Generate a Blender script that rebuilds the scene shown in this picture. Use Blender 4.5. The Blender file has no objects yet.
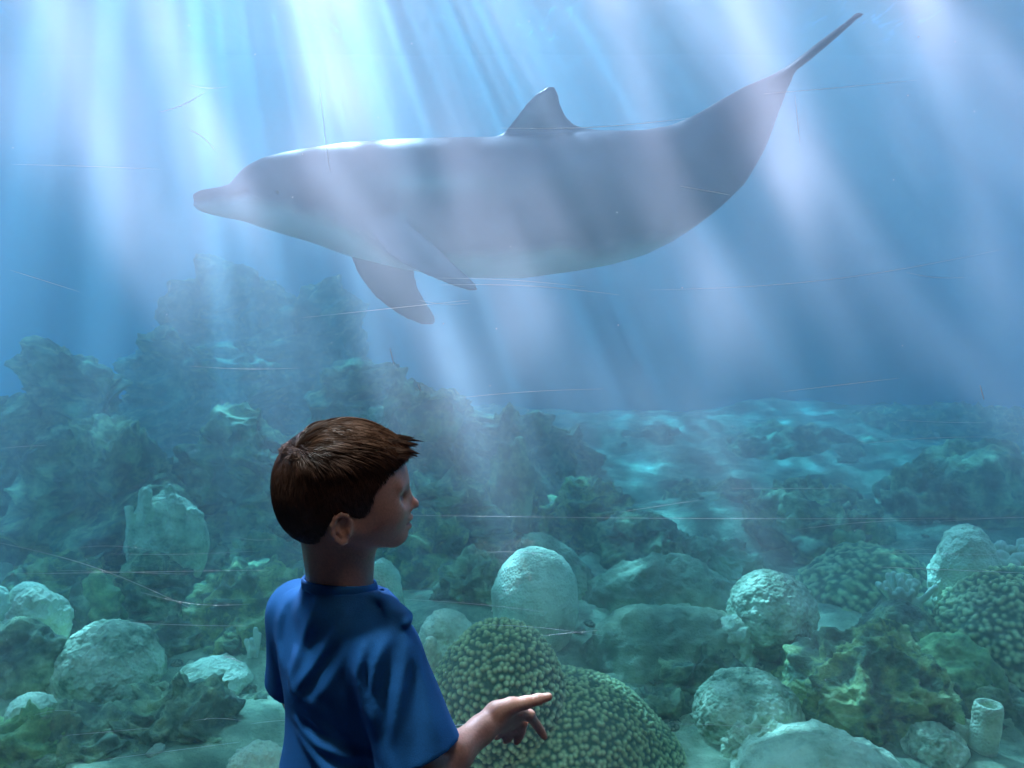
import bpy, math, random
import numpy as np
from mathutils import Vector, Matrix

random.seed(7)
rng = np.random.default_rng(7)
sc = bpy.context.scene
COL = sc.collection
PI = math.pi

# ------------------------------------------------------------------ camera
FPX = 800.0
PITCH = math.radians(5.0)
CAM = np.array([0.0, 0.0, 1.30])
cam_d = bpy.data.cameras.new('camera')
cam_d.sensor_width = 36.0
cam_d.lens = FPX / 1024.0 * 36.0
cam_d.clip_start = 0.05
cam_d.clip_end = 200
cam = bpy.data.objects.new('camera', cam_d)
cam.location = CAM
cam.rotation_euler = (PI / 2 - PITCH, 0, 0)
COL.objects.link(cam)
sc.camera = cam
cp, sp = math.cos(PITCH), math.sin(PITCH)


def ray(px, py):
    a, b = (px - 512.0) / FPX, (384.0 - py) / FPX
    return np.array([a, cp + b * sp, -sp + b * cp])


def W(px, py, Y):
    """point of the place at distance Y along the floor that shows at that spot of the photo"""
    r = ray(px, py)
    return CAM + r * (Y / r[1])


# ------------------------------------------------------------------ light
sc.view_settings.view_transform = 'Standard'
sc.view_settings.look = 'None'
sc.view_settings.gamma = 1.0
sc.view_settings.use_curve_mapping = False
sc.view_settings.exposure = -0.20

world = bpy.data.worlds.new('world')
sc.world = world
world.use_nodes = True
bgn = world.node_tree.nodes['Background']
bgn.inputs[0].default_value = (1.0, 0.50, 0.74, 1)
bgn.inputs[1].default_value = 2.1

sun_d = bpy.data.lights.new('sun', 'SUN')
sun_d.energy = 72.0
sun_d.angle = math.radians(0.6)
sun_d.color = (5.4, 0.74, 0.71)
sun = bpy.data.objects.new('sun', sun_d)
SUN = ray(130, -730)
SUN = SUN / np.linalg.norm(SUN)
sun.rotation_euler = Vector(SUN).to_track_quat('Z', 'Y').to_euler()
sun.location = (0, 6, 9)
COL.objects.link(sun)

SURF_Z = 6.6
def room_lamp(loc, target, size, power, col):
    d = bpy.data.lights.new('room_lamp', 'AREA')
    d.shape = 'DISK'
    d.size = size
    d.energy = power
    d.color = col
    o = bpy.data.objects.new('room_lamp', d)
    o.location = loc
    o.rotation_euler = (Vector(loc) - Vector(target)).to_track_quat('Z', 'Y').to_euler()
    COL.objects.link(o)


room_lamp((-0.9, 1.15, 3.3), (-0.2, 1.15, 1.0), 0.30, 62, (0.80, 0.95, 1.0))
room_lamp((0.5, 0.2, 3.3), (-0.2, 1.15, 1.0), 0.5, 9, (1.0, 0.80, 0.66))
GLASS_Y = 1.62
TANK_BACK = 17.0

sc.cycles.volume_bounces = 1
sc.cycles.max_bounces = 8
sc.cycles.transparent_max_bounces = 12
sc.cycles.use_denoising = True


# ------------------------------------------------------------------ helpers
def hash3(ix, iy, iz, seed):
    h = (ix.astype(np.int64) * 374761393 + iy.astype(np.int64) * 668265263 + iz.astype(np.int64) * 2147483647 + seed * 1274126177) & 0xffffffff
    h = ((h ^ (h >> 13)) * 1274126177) & 0xffffffff
    h = (h ^ (h >> 16))
    return (h & 0xffffff).astype(np.float64) / float(0xffffff)


def vnoise(p, seed=0):
    i = np.floor(p)
    f = p - i
    f = f * f * f * (f * (f * 6 - 15) + 10)
    i = i.astype(np.int64)
    out = 0
    for dx in (0, 1):
        wx = f[:, 0] if dx else 1 - f[:, 0]
        for dy in (0, 1):
            wy = f[:, 1] if dy else 1 - f[:, 1]
            for dz in (0, 1):
                wz = f[:, 2] if dz else 1 - f[:, 2]
                out = out + wx * wy * wz * hash3(i[:, 0] + dx, i[:, 1] + dy, i[:, 2] + dz, seed)
    return out * 2 - 1


def fbm(p, octaves=4, seed=0, ridged=False, gain=0.5):
    p = np.asarray(p, float)
    a, s, out = 1.0, 1.0, 0.0
    for o in range(octaves):
        n = vnoise(p * s + 17.3 * o, seed + o)
        out = out + a * ((1 - 2 * np.abs(n)) if ridged else n)
        a *= gain
        s *= 2.03
    return out


def smooth01(t):
    t = np.clip(t, 0, 1)
    return t * t * (3 - 2 * t)


def mesh_obj(name, verts, faces, mat=None, parent=None, smooth=True, attr=None):
    me = bpy.data.meshes.new(name)
    verts = np.asarray(verts, np.float32)
    if isinstance(faces, np.ndarray):
        n, k = faces.shape
        me.vertices.add(len(verts))
        me.vertices.foreach_set('co', verts.ravel())
        me.loops.add(n * k)
        me.loops.foreach_set('vertex_index', faces.astype(np.int32).ravel())
        me.polygons.add(n)
        me.polygons.foreach_set('loop_start', np.arange(0, n * k, k, dtype=np.int32))
        me.polygons.foreach_set('loop_total', np.full(n, k, dtype=np.int32))
        me.update(calc_edges=True)
        me.validate()
    else:
        me.from_pydata(verts.tolist(), [], faces)
        me.update()
    me.polygons.foreach_set('use_smooth', np.full(len(me.polygons), smooth, dtype=bool))
    if attr:
        for k, v in attr.items():
            at = me.attributes.new(k, 'FLOAT', 'POINT')
            at.data.foreach_set('value', np.asarray(v, np.float32))
    if mat:
        me.materials.append(mat)
    o = bpy.data.objects.new(name, me)
    COL.objects.link(o)
    if parent is not None:
        o.parent = parent
        o.matrix_parent_inverse = parent.matrix_basis.inverted()
    return o


def recenter(o, origin):
    """put a mesh object's origin at a world point without moving the mesh"""
    origin = np.asarray(origin, np.float32)
    n = len(o.data.vertices)
    co = np.empty(n * 3, np.float32)
    o.data.vertices.foreach_get('co', co)
    co = co.reshape(-1, 3) - origin
    o.data.vertices.foreach_set('co', co.ravel())
    o.data.update()
    o.location = origin.tolist()


def tag(o, label, cat, group=None):
    o['label'] = label
    o['category'] = cat
    if group:
        o['group'] = group
    return o


def struct(o):
    o['kind'] = 'structure'
    return o


def empty(name, loc):
    o = bpy.data.objects.new(name, None)
    o.empty_display_size = 0.1
    o.location = [float(v) for v in loc]
    COL.objects.link(o)
    return o


def box_vf(x0, x1, y0, y1, z0, z1):
    v = [(x, y, z) for x in (x0, x1) for y in (y0, y1) for z in (z0, z1)]
    f = [(0, 1, 3, 2), (4, 6, 7, 5), (0, 4, 5, 1), (2, 3, 7, 6), (0, 2, 6, 4), (1, 5, 7, 3)]
    return v, f


def box(name, x0, x1, y0, y1, z0, z1, mat, parent=None):
    v, f = box_vf(x0, x1, y0, y1, z0, z1)
    return mesh_obj(name, v, f, mat, parent, smooth=False)


def grid_faces(nu, nv, closed_u=False):
    a = np.arange(nu * nv).reshape(nu, nv)
    if closed_u:
        a = np.vstack([a, a[:1]])
    f = np.stack([a[:-1, :-1], a[1:, :-1], a[1:, 1:], a[:-1, 1:]], -1).reshape(-1, 4)
    return f


# ---- distance-field modelling: shapes blended on a grid, then a surface drawn through it
class Field:
    def __init__(self, xs, ys, zs):
        self.xs, self.ys, self.zs = [np.asarray(a, np.float32) for a in (xs, ys, zs)]
        self.F = np.full((len(xs), len(ys), len(zs)), 0.06, np.float32)

    def block(self, lo, hi, m):
        sl = []
        for ax, l, h in zip((self.xs, self.ys, self.zs), lo, hi):
            a = max(0, int(np.searchsorted(ax, l - m)) - 1)
            b = min(len(ax), int(np.searchsorted(ax, h + m)) + 1)
            if b <= a:
                return None, None
            sl.append(slice(a, b))
        X, Y, Z = np.meshgrid(self.xs[sl[0]], self.ys[sl[1]], self.zs[sl[2]], indexing='ij', sparse=True)
        return tuple(sl), (X, Y, Z)

    def comb(self, sl, d, k, op):
        A = self.F[sl]
        if op == 'add':
            if k > 0:
                h = np.clip(0.5 + 0.5 * (A - d) / k, 0, 1)
                self.F[sl] = A * (1 - h) + d * h - k * h * (1 - h)
            else:
                self.F[sl] = np.minimum(A, d)
        else:
            if k > 0:
                h = np.clip(0.5 - 0.5 * (A + d) / k, 0, 1)
                self.F[sl] = A * (1 - h) - d * h + k * h * (1 - h)
            else:
                self.F[sl] = np.maximum(A, -d)

    def ell(self, c, r, R=None, k=0.02, op='add'):
        """ellipsoid; R rows are its three axes"""
        c = np.asarray(c, float)
        m = max(r)
        sl, g = self.block(c - m, c + m, k + 0.01)
        if sl is None:
            return
        X, Y, Z = [a - b for a, b in zip(g, c)]
        if R is not None:
            U = [X * R[i][0] + Y * R[i][1] + Z * R[i][2] for i in range(3)]
        else:
            U = [X, Y, Z]
        q = sum((u / rr) ** 2 for u, rr in zip(U, r))
        q2 = sum((u / rr ** 2) ** 2 for u, rr in zip(U, r))
        k0 = np.sqrt(q)
        d = k0 * (k0 - 1) / np.maximum(np.sqrt(q2), 1e-6)
        self.comb(sl, d.astype(np.float32), k, op)

    def cone(self, a, b, ra, rb, k=0.01, op='add'):
        a, b = np.asarray(a, float), np.asarray(b, float)
        m = max(ra, rb)
        sl, (X, Y, Z) = self.block(np.minimum(a, b) - m, np.maximum(a, b) + m, k + 0.01)
        if sl is None:
            return
        ab = b - a
        L2 = max(float(ab @ ab), 1e-9)
        t = np.clip(((X - a[0]) * ab[0] + (Y - a[1]) * ab[1] + (Z - a[2]) * ab[2]) / L2, 0, 1)
        d = np.sqrt((X - a[0] - t * ab[0]) ** 2 + (Y - a[1] - t * ab[1]) ** 2 + (Z - a[2] - t * ab[2]) ** 2) - (ra + (rb - ra) * t)
        self.comb(sl, d.astype(np.float32), k, op)

    def chain(self, pts, rs, k=0.01, k0=None, op='add'):
        for i in range(len(pts) - 1):
            self.cone(pts[i], pts[i + 1], rs[i], rs[i + 1], k0 if (i == 0 and k0 is not None) else k, op)

    def mesh(self):
        F = self.F
        s = F < 0
        cnt = np.zeros(tuple(n - 1 for n in F.shape), np.int8)
        for a in (0, 1):
            for b in (0, 1):
                for c in (0, 1):
                    cnt += s[a:F.shape[0] - 1 + a, b:F.shape[1] - 1 + b, c:F.shape[2] - 1 + c]
        act = (cnt > 0) & (cnt < 8)
        I = np.stack(np.nonzero(act), 1)
        idx = np.full(act.shape, -1, np.int32)
        idx[act] = np.arange(len(I))
        acc = np.zeros((len(I), 3))
        num = np.zeros(len(I))
        corners = [(a, b, c) for a in (0, 1) for b in (0, 1) for c in (0, 1)]
        for p in corners:
            for ax in range(3):
                if p[ax] == 0:
                    q = list(p)
                    q[ax] = 1
                    Fa = F[I[:, 0] + p[0], I[:, 1] + p[1], I[:, 2] + p[2]]
                    Fb = F[I[:, 0] + q[0], I[:, 1] + q[1], I[:, 2] + q[2]]
                    m = (Fa < 0) != (Fb < 0)
                    t = np.where(m, Fa / np.where(m, Fa - Fb, 1), 0)
                    pos = np.tile(np.array(p, float), (len(I), 1))
                    pos[:, ax] += t
                    acc += pos * m[:, None]
                    num += m
        g = I + acc / num[:, None]
        V = np.stack([np.interp(g[:, i], np.arange(len(ax)), ax) for i, ax in enumerate((self.xs, self.ys, self.zs))], 1)
        faces = []
        sh = F.shape
        for ax in range(3):
            o1, o2 = [(1, 2), (2, 0), (0, 1)][ax]
            n = [sh[0], sh[1], sh[2]]
            sa = [slice(1, None)] * 3
            sb = [slice(1, None)] * 3
            sa[ax] = slice(0, n[ax] - 1)
            sb[ax] = slice(1, n[ax])
            for o_ in (o1, o2):
                sa[o_] = slice(1, n[o_] - 1)
                sb[o_] = slice(1, n[o_] - 1)
            A, B = s[tuple(sa)], s[tuple(sb)]
            for flip, M in ((False, A & ~B), (True, ~A & B)):
                E = np.stack(np.nonzero(M), 1)
                if not len(E):
                    continue
                base = E.copy()
                base[:, o1] += 1
                base[:, o2] += 1

                def cell(d1, d2):
                    q = base.copy()
                    q[:, o1] -= d1
                    q[:, o2] -= d2
                    return idx[q[:, 0], q[:, 1], q[:, 2]]
                f = np.stack([cell(1, 1), cell(0, 1), cell(0, 0), cell(1, 0)], 1)
                faces.append(f[:, ::-1] if flip else f)
        return V, np.vstack(faces)


def poly_sd(U, V, poly):
    """signed distance to a polygon in the plane (negative inside)"""
    poly = np.asarray(poly, float)
    n = len(poly)
    d = np.full(np.broadcast(U, V).shape, 1e9)
    inside = np.zeros(d.shape, bool)
    for i in range(n):
        a, b = poly[i], poly[(i + 1) % n]
        e = b - a
        wx, wy = U - a[0], V - a[1]
        t = np.clip((wx * e[0] + wy * e[1]) / max(e @ e, 1e-12), 0, 1)
        d = np.minimum(d, (wx - e[0] * t) ** 2 + (wy - e[1] * t) ** 2)
        c = ((a[1] > V) != (b[1] > V)) & (U < (b[0] - a[0]) * (V - a[1]) / (b[1] - a[1] + 1e-12) + a[0])
        inside ^= c
    d = np.sqrt(d)
    return np.where(inside, -d, d)


def relax(V, F, n=2, lam=.5):
    for _ in range(n):
        acc = np.zeros_like(V)
        cnt = np.zeros(len(V))
        for a, b in ((0, 1), (1, 2), (2, 3), (3, 0)):
            np.add.at(acc, F[:, a], V[F[:, b]])
            np.add.at(acc, F[:, b], V[F[:, a]])
            np.add.at(cnt, F[:, a], 1)
            np.add.at(cnt, F[:, b], 1)
        V = V * (1 - lam) + lam * acc / np.maximum(cnt, 1)[:, None]
    return V


# ------------------------------------------------------------------ materials
def mat_new(name):
    m = bpy.data.materials.new(name)
    m.use_nodes = True
    nt = m.node_tree
    nt.nodes.clear()
    out = nt.nodes.new('ShaderNodeOutputMaterial')
    return m, nt, out


def nd(nt, kind, **kw):
    n = nt.nodes.new(kind)
    for k, v in kw.items():
        if k.startswith('i_'):
            key = k[2:]
            n.inputs[int(key) if key.isdigit() else key.replace('_', ' ')].default_value = v
        else:
            setattr(n, k, v)
    return n


def ramp(nt, fac, stops):
    r = nt.nodes.new('ShaderNodeValToRGB')
    els = r.color_ramp.elements
    els[0].position, els[0].color = stops[0][0], (*stops[0][1], 1)
    els[1].position, els[1].color = stops[-1][0], (*stops[-1][1], 1)
    for p, c in stops[1:-1]:
        e = els.new(p)
        e.color = (*c, 1)
    nt.links.new(fac, r.inputs[0])
    return r.outputs[0]


def stone_mat(name, stops, scale=6, rough=0.9, bump=0.5, bump_scale=40, kind='noise', bump_dist=0.01, detail=6):
    m, nt, out = mat_new(name)
    L = nt.links.new
    tc = nd(nt, 'ShaderNodeTexCoord')
    n1 = nd(nt, 'ShaderNodeTexNoise', i_Scale=scale, i_Detail=detail, i_Roughness=0.65)
    L(tc.outputs['Object'], n1.inputs['Vector'])
    col = ramp(nt, n1.outputs[0], stops)
    b = nd(nt, 'ShaderNodeBsdfPrincipled', i_Roughness=rough)
    L(col, b.inputs['Base Color'])
    if kind == 'cells':
        t = nd(nt, 'ShaderNodeTexVoronoi', i_Scale=bump_scale)
        L(tc.outputs['Object'], t.inputs['Vector'])
        h = nd(nt, 'ShaderNodeMath', operation='SUBTRACT', i_0=1.0)
        L(t.outputs['Distance'], h.inputs[1])
        hs = h.outputs[0]
    elif kind == 'maze':
        t = nd(nt, 'ShaderNodeTexNoise', i_Scale=bump_scale, i_Detail=0, i_Distortion=1.5)
        L(tc.outputs['Object'], t.inputs['Vector'])
        a = nd(nt, 'ShaderNodeMath', operation='MULTIPLY', i_1=30.0)
        L(t.outputs[0], a.inputs[0])
        h = nd(nt, 'ShaderNodeMath', operation='SINE')
        L(a.outputs[0], h.inputs[0])
        hs = h.outputs[0]
    else:
        t = nd(nt, 'ShaderNodeTexNoise', i_Scale=bump_scale, i_Detail=5, i_Roughness=0.7)
        L(tc.outputs['Object'], t.inputs['Vector'])
        hs = t.outputs[0]
    bp = nd(nt, 'ShaderNodeBump', i_Strength=bump, i_Distance=bump_dist)
    L(hs, bp.inputs['Height'])
    L(bp.outputs[0], b.inputs['Normal'])
    L(b.outputs[0], out.inputs[0])
    return m


def plain_mat(name, col, rough=0.6, bump=0.0, bump_scale=80, sss=0.0, metallic=0.0):
    m, nt, out = mat_new(name)
    L = nt.links.new
    b = nd(nt, 'ShaderNodeBsdfPrincipled', i_Roughness=rough, i_Metallic=metallic)
    tc = nd(nt, 'ShaderNodeTexCoord')
    n = nd(nt, 'ShaderNodeTexNoise', i_Scale=bump_scale, i_Detail=3)
    L(tc.outputs['Object'], n.inputs['Vector'])
    L(ramp(nt, n.outputs[0], [(0.3, tuple(c * 0.9 for c in col)), (0.7, tuple(min(1, c * 1.1) for c in col))]), b.inputs['Base Color'])
    if sss:
        b.inputs['Subsurface Weight'].default_value = sss
        b.inputs['Subsurface Radius'].default_value = (0.012, 0.005, 0.003)
        b.inputs['Subsurface Scale'].default_value = 1.0
    if bump:
        bp = nd(nt, 'ShaderNodeBump', i_Strength=bump, i_Distance=0.002)
        L(n.outputs[0], bp.inputs['Height'])
        L(bp.outputs[0], b.inputs['Normal'])
    L(b.outputs[0], out.inputs[0])
    return m


M_ROOM = plain_mat('dark_room_paint', (0.03, 0.035, 0.045), 0.85, 0.2, 12)
M_CARPET = plain_mat('dark_carpet', (0.03, 0.035, 0.05), 0.95, 0.5, 60)
M_TANKWALL = plain_mat('painted_tank_wall', (0.10, 0.30, 0.42), 0.8, 0.1, 2)
M_ROCK = stone_mat('reef_rock', [(0.32, (0.04, 0.08, 0.05)), (0.45, (0.13, 0.20, 0.11)), (0.55, (0.32, 0.40, 0.20)), (0.66, (0.62, 0.68, 0.34))], 7, bump=0.9, bump_scale=22, bump_dist=0.03)
M_MOSS = stone_mat('mossy_rock', [(0.30, (0.04, 0.08, 0.05)), (0.47, (0.14, 0.24, 0.12)), (0.57, (0.40, 0.50, 0.18)), (0.68, (0.68, 0.72, 0.34))], 8, bump=1.0, bump_scale=26, bump_dist=0.03)
M_PALE = stone_mat('pale_coral_skin', [(0.32, (0.36, 0.42, 0.24)), (0.5, (0.68, 0.74, 0.48)), (0.7, (0.86, 0.88, 0.60))], 7, bump=0.8, bump_scale=85, kind='cells', bump_dist=0.006)
M_MAZE = stone_mat('grooved_coral_skin', [(0.34, (0.10, 0.18, 0.09)), (0.45, (0.40, 0.48, 0.28)), (0.60, (0.74, 0.78, 0.50))], 9, bump=0.9, bump_scale=62, kind='cells', bump_dist=0.010)
M_POLYP = stone_mat('knobbly_coral_skin', [(0.32, (0.42, 0.48, 0.20)), (0.5, (0.66, 0.72, 0.32)), (0.7, (0.86, 0.88, 0.46))], 4, bump=0.3, bump_scale=90)
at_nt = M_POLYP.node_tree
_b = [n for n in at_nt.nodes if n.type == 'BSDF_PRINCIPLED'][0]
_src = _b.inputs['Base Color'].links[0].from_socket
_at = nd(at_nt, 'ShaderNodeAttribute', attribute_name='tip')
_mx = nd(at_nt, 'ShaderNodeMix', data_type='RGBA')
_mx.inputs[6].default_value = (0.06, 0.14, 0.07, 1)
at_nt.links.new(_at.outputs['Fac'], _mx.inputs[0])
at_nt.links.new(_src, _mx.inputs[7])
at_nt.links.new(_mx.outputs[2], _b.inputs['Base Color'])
M_SAND = stone_mat('rubble_floor', [(0.34, (0.06, 0.11, 0.06)), (0.46, (0.20, 0.27, 0.15)), (0.58, (0.50, 0.55, 0.32)), (0.70, (0.84, 0.84, 0.55))], 2.2, bump=0.9, bump_scale=14, bump_dist=0.03)
M_BRANCH = stone_mat('branch_coral_skin', [(0.3, (0.5, 0.54, 0.38)), (0.7, (0.82, 0.84, 0.62))], 20, bump=0.4, bump_scale=120)
M_GREEN = stone_mat('green_algae', [(0.3, (0.06, 0.14, 0.06)), (0.5, (0.20, 0.34, 0.12)), (0.7, (0.45, 0.60, 0.22))], 16, bump=0.8, bump_scale=60)

# ------------------------------------------------------------------ water and window
# water surface: noise tint stands for ripples, shaped to break sunlight into shafts
m_surf, nt, out = mat_new('water_surface_light_pattern')
L = nt.links.new
tc = nd(nt, 'ShaderNodeTexCoord')
mp = nd(nt, 'ShaderNodeMapping')
mp.inputs['Scale'].default_value = (1.0, 0.30, 1.0)
mp.inputs['Location'].default_value = (-9.1, 8.8, 4.2)
mp.inputs['Rotation'].default_value = (0, 0, math.radians(-14))
L(tc.outputs['Object'], mp.inputs['Vector'])
na = nd(nt, 'ShaderNodeTexNoise', i_Scale=4.8, i_Detail=3.0, i_Roughness=0.66, i_Distortion=0.5)
nb = nd(nt, 'ShaderNodeTexNoise', i_Scale=0.75, i_Detail=1.0, i_Roughness=0.5)
L(mp.outputs[0], na.inputs['Vector'])
L(mp.outputs[0], nb.inputs['Vector'])
ca = ramp(nt, na.outputs[0], [(0.44, (0.02, 0.02, 0.02)), (0.56, (0.30, 0.30, 0.30)), (0.66, (1, 1, 1))])
cb = ramp(nt, nb.outputs[0], [(0.36, (0.30, 0.30, 0.30)), (0.60, (1, 1, 1))])
mx = nd(nt, 'ShaderNodeMix', data_type='RGBA', blend_type='MULTIPLY')
mx.inputs[0].default_value = 1.0
L(ca, mx.inputs[6])
L(cb, mx.inputs[7])
tr = nd(nt, 'ShaderNodeBsdfTransparent')
L(mx.outputs[2], tr.inputs[0])
L(tr.outputs[0], out.inputs[0])
nx, ny = 120, 100
X, Y = np.meshgrid(np.linspace(-15, 15, nx), np.linspace(GLASS_Y + 0.05, TANK_BACK, ny), indexing='ij')
P = np.stack([X.ravel(), Y.ravel(), np.zeros(X.size)], 1)
P[:, 2] = SURF_Z + 0.02 + 0.02 * fbm(P * np.array([0.9, 0.5, 1]), 3, 5)
o = struct(mesh_obj('water_surface', P, grid_faces(nx, ny), m_surf))

m_water, nt, out = mat_new('hazy_sea_water')
L = nt.links.new
vs = nd(nt, 'ShaderNodeVolumeScatter', i_Density=0.105, i_Anisotropy=0.5)
vs.inputs['Color'].default_value = (0.95, 0.95, 1.0, 1)
va = nd(nt, 'ShaderNodeVolumeAbsorption', i_Density=0.36)
va.inputs['Color'].default_value = (0.0, 0.83, 0.965, 1)
ad = nd(nt, 'ShaderNodeAddShader')
L(vs.outputs[0], ad.inputs[0])
L(va.outputs[0], ad.inputs[1])
L(ad.outputs[0], out.inputs['Volume'])
struct(box('water', -15, 15, GLASS_Y + 0.06, TANK_BACK, -1.2, SURF_Z, m_water))

m_glass, nt, out = mat_new('clear_acrylic')
L = nt.links.new
fr = nd(nt, 'ShaderNodeFresnel', i_IOR=1.45)
gl = nd(nt, 'ShaderNodeBsdfGlossy', i_Roughness=0.0)
tr = nd(nt, 'ShaderNodeBsdfTransparent')
tr.inputs[0].default_value = (0.97, 0.99, 1.0, 1)
mx = nd(nt, 'ShaderNodeMixShader')
geo = nd(nt, 'ShaderNodeNewGeometry')
fb = nd(nt, 'ShaderNodeMath', operation='SUBTRACT', i_0=1.0)        # thin clear sheet: it mirrors on its outer faces only
L(geo.outputs['Backfacing'], fb.inputs[1])
fm_ = nd(nt, 'ShaderNodeMath', operation='MULTIPLY')
L(fr.outputs[0], fm_.inputs[0])
L(fb.outputs[0], fm_.inputs[1])
L(fm_.outputs[0], mx.inputs[0])
L(tr.outputs[0], mx.inputs[1])
L(gl.outputs[0], mx.inputs[2])
# scuffed pane: translucent layer added to veil the water in pale haze
haze_veil = nd(nt, 'ShaderNodeBsdfTranslucent')
haze_veil.inputs[0].default_value = (0.9, 0.9, 0.95, 1)
tcg = nd(nt, 'ShaderNodeTexCoord')
ng = nd(nt, 'ShaderNodeTexNoise', i_Scale=3.0, i_Detail=5.0, i_Roughness=0.6)
L(tcg.outputs['Object'], ng.inputs['Vector'])
fr2 = nd(nt, 'ShaderNodeMapRange')
fr2.inputs[1].default_value = 0.3
fr2.inputs[2].default_value = 0.7
fr2.inputs[3].default_value = 0.10
fr2.inputs[4].default_value = 0.14
L(ng.outputs[0], fr2.inputs[0])
mx2 = nd(nt, 'ShaderNodeMixShader')
sep = nd(nt, 'ShaderNodeSeparateXYZ')
L(tcg.outputs['Object'], sep.inputs[0])
hi = nd(nt, 'ShaderNodeMapRange', interpolation_type='SMOOTHSTEP')     # added haze is strong high on the pane, thin below
hi.inputs[1].default_value = 0.75
hi.inputs[2].default_value = 1.75
hi.inputs[3].default_value = 0.05
hi.inputs[4].default_value = 1.0
L(sep.outputs[2], hi.inputs[0])
mh = nd(nt, 'ShaderNodeMath', operation='MULTIPLY')
L(fr2.outputs[0], mh.inputs[0])
L(hi.outputs[0], mh.inputs[1])
L(mh.outputs[0], mx2.inputs[0])
L(mx.outputs[0], mx2.inputs[1])
L(haze_veil.outputs[0], mx2.inputs[2])
L(mx2.outputs[0], out.inputs[0])
window = struct(box('window_1', -2.4, 2.4, GLASS_Y, GLASS_Y + 0.05, 0.05, 3.4, m_glass))

# ------------------------------------------------------------------ viewing room
struct(box('floor', -3.5, 3.5, -3.0, GLASS_Y, -0.1, 0.0, M_CARPET))
struct(box('ceiling', -3.5, 3.5, -3.0, GLASS_Y + 0.05, 3.6, 3.7, M_ROOM))
struct(box('wall_left', -3.6, -3.5, -3.0, GLASS_Y + 0.05, 0, 3.6, M_ROOM))
struct(box('wall_right', 3.5, 3.6, -3.0, GLASS_Y + 0.05, 0, 3.6, M_ROOM))
struct(box('wall_back', -3.5, 3.5, -3.1, -3.0, 0, 3.6, M_ROOM))
vv, ff = [], []
for b in ((-3.5, -2.4, 0, 3.6), (2.4, 3.5, 0, 3.6), (-2.4, 2.4, 3.4, 3.6), (-2.4, 2.4, 0, 0.05)):
    v, f = box_vf(b[0], b[1], GLASS_Y, GLASS_Y + 0.05, b[2], b[3])
    ff += [tuple(i + len(vv) for i in q) for q in f]
    vv += v
struct(mesh_obj('wall_front', vv, ff, M_ROOM, smooth=False))
struct(box('wall_tank_back', -15, 15, TANK_BACK, TANK_BACK + 0.3, -1.2, SURF_Z + 0.3, M_TANKWALL))

# ------------------------------------------------------------------ sea floor
def ground_z(x, y):
    base = -0.20 + 0.32 * smooth01((y - 2.6) / 7.0)
    drop = -1.3 * smooth01((y - 9.6) / 2.0)
    return base + drop


def ground_full(x, y):
    p = np.stack([x, y, 0 * x], 1)
    amp = 0.35 + 0.65 * smooth01((y - 2.5) / 3)
    z = ground_z(x, y)
    z = z + amp * (0.10 * fbm(p * np.array([0.6, 1.1, 1]), 4, 11) + 0.05 * np.maximum(0, fbm(p * np.array([1.3, 3.0, 1]), 4, 23, ridged=True)))
    z = z + 0.018 * fbm(p * 7, 3, 31)
    return z


xs = np.concatenate([np.linspace(-13, -3.6, 70), np.linspace(-3.55, 3.55, 330), np.linspace(3.6, 13, 70)])
ys = GLASS_Y + 0.07 + (TANK_BACK - GLASS_Y - 0.1) * np.linspace(0, 1, 420) ** 1.8
X, Y = np.meshgrid(xs, ys, indexing='ij')
Z = ground_full(X.ravel(), Y.ravel())
struct(mesh_obj('sea_floor', np.stack([X.ravel(), Y.ravel(), Z], 1), grid_faces(len(xs), len(ys)), M_SAND))


def depth_of(py):
    """distance at which the sea floor shows at picture height py"""
    for Y in np.arange(1.8, 9.6, 0.02):
        p = W(512, py, Y)
        if p[2] <= float(ground_z(0, np.array(Y))):
            return float(Y)
    return 9.6


# ------------------------------------------------------------------ dolphin
DY = 3.8


def px_xz(pts, Y):
    q = np.array([W(a, b, Y) for a, b in pts])
    return q[:, 0], q[:, 2]


top = [(193, 194), (200, 189.5), (215, 187.5), (231, 184), (236, 177), (246, 167), (262, 158.5), (282, 153), (310, 148), (345, 143), (400, 139.5), (460, 138), (520, 137.5), (570, 134), (610, 132), (645, 130.5), (670, 126), (695, 115), (720, 100), (745, 86), (765, 77), (782, 72), (792, 72)]
bot = [(193, 206), (200, 212), (215, 216), (231, 219), (236, 220), (246, 222), (262, 228), (282, 234), (310, 242), (345, 255), (400, 269), (460, 277.5), (520, 278.5), (570, 272), (610, 265), (645, 255), (670, 243), (695, 227), (720, 208), (745, 184), (765, 150), (782, 104), (792, 78)]
tx, tz = px_xz(top, DY)
bx_, bz = px_xz(bot, DY)
wid = np.array([.02, .035, .045, .055, .075, .10, .125, .145, .17, .20, .235, .255, .26, .255, .24, .22, .19, .155, .115, .08, .05, .03, .02])
ts = np.linspace(0, 1, 400)


def smooth_curve(x, v):
    xi = np.linspace(x[0], x[-1], 500)
    y = np.interp(xi, x, v)
    ker = np.hanning(13)
    ker /= ker.sum()
    yp = np.pad(y, 6, mode='edge')
    return xi, np.convolve(yp, ker, 'valid')


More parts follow.
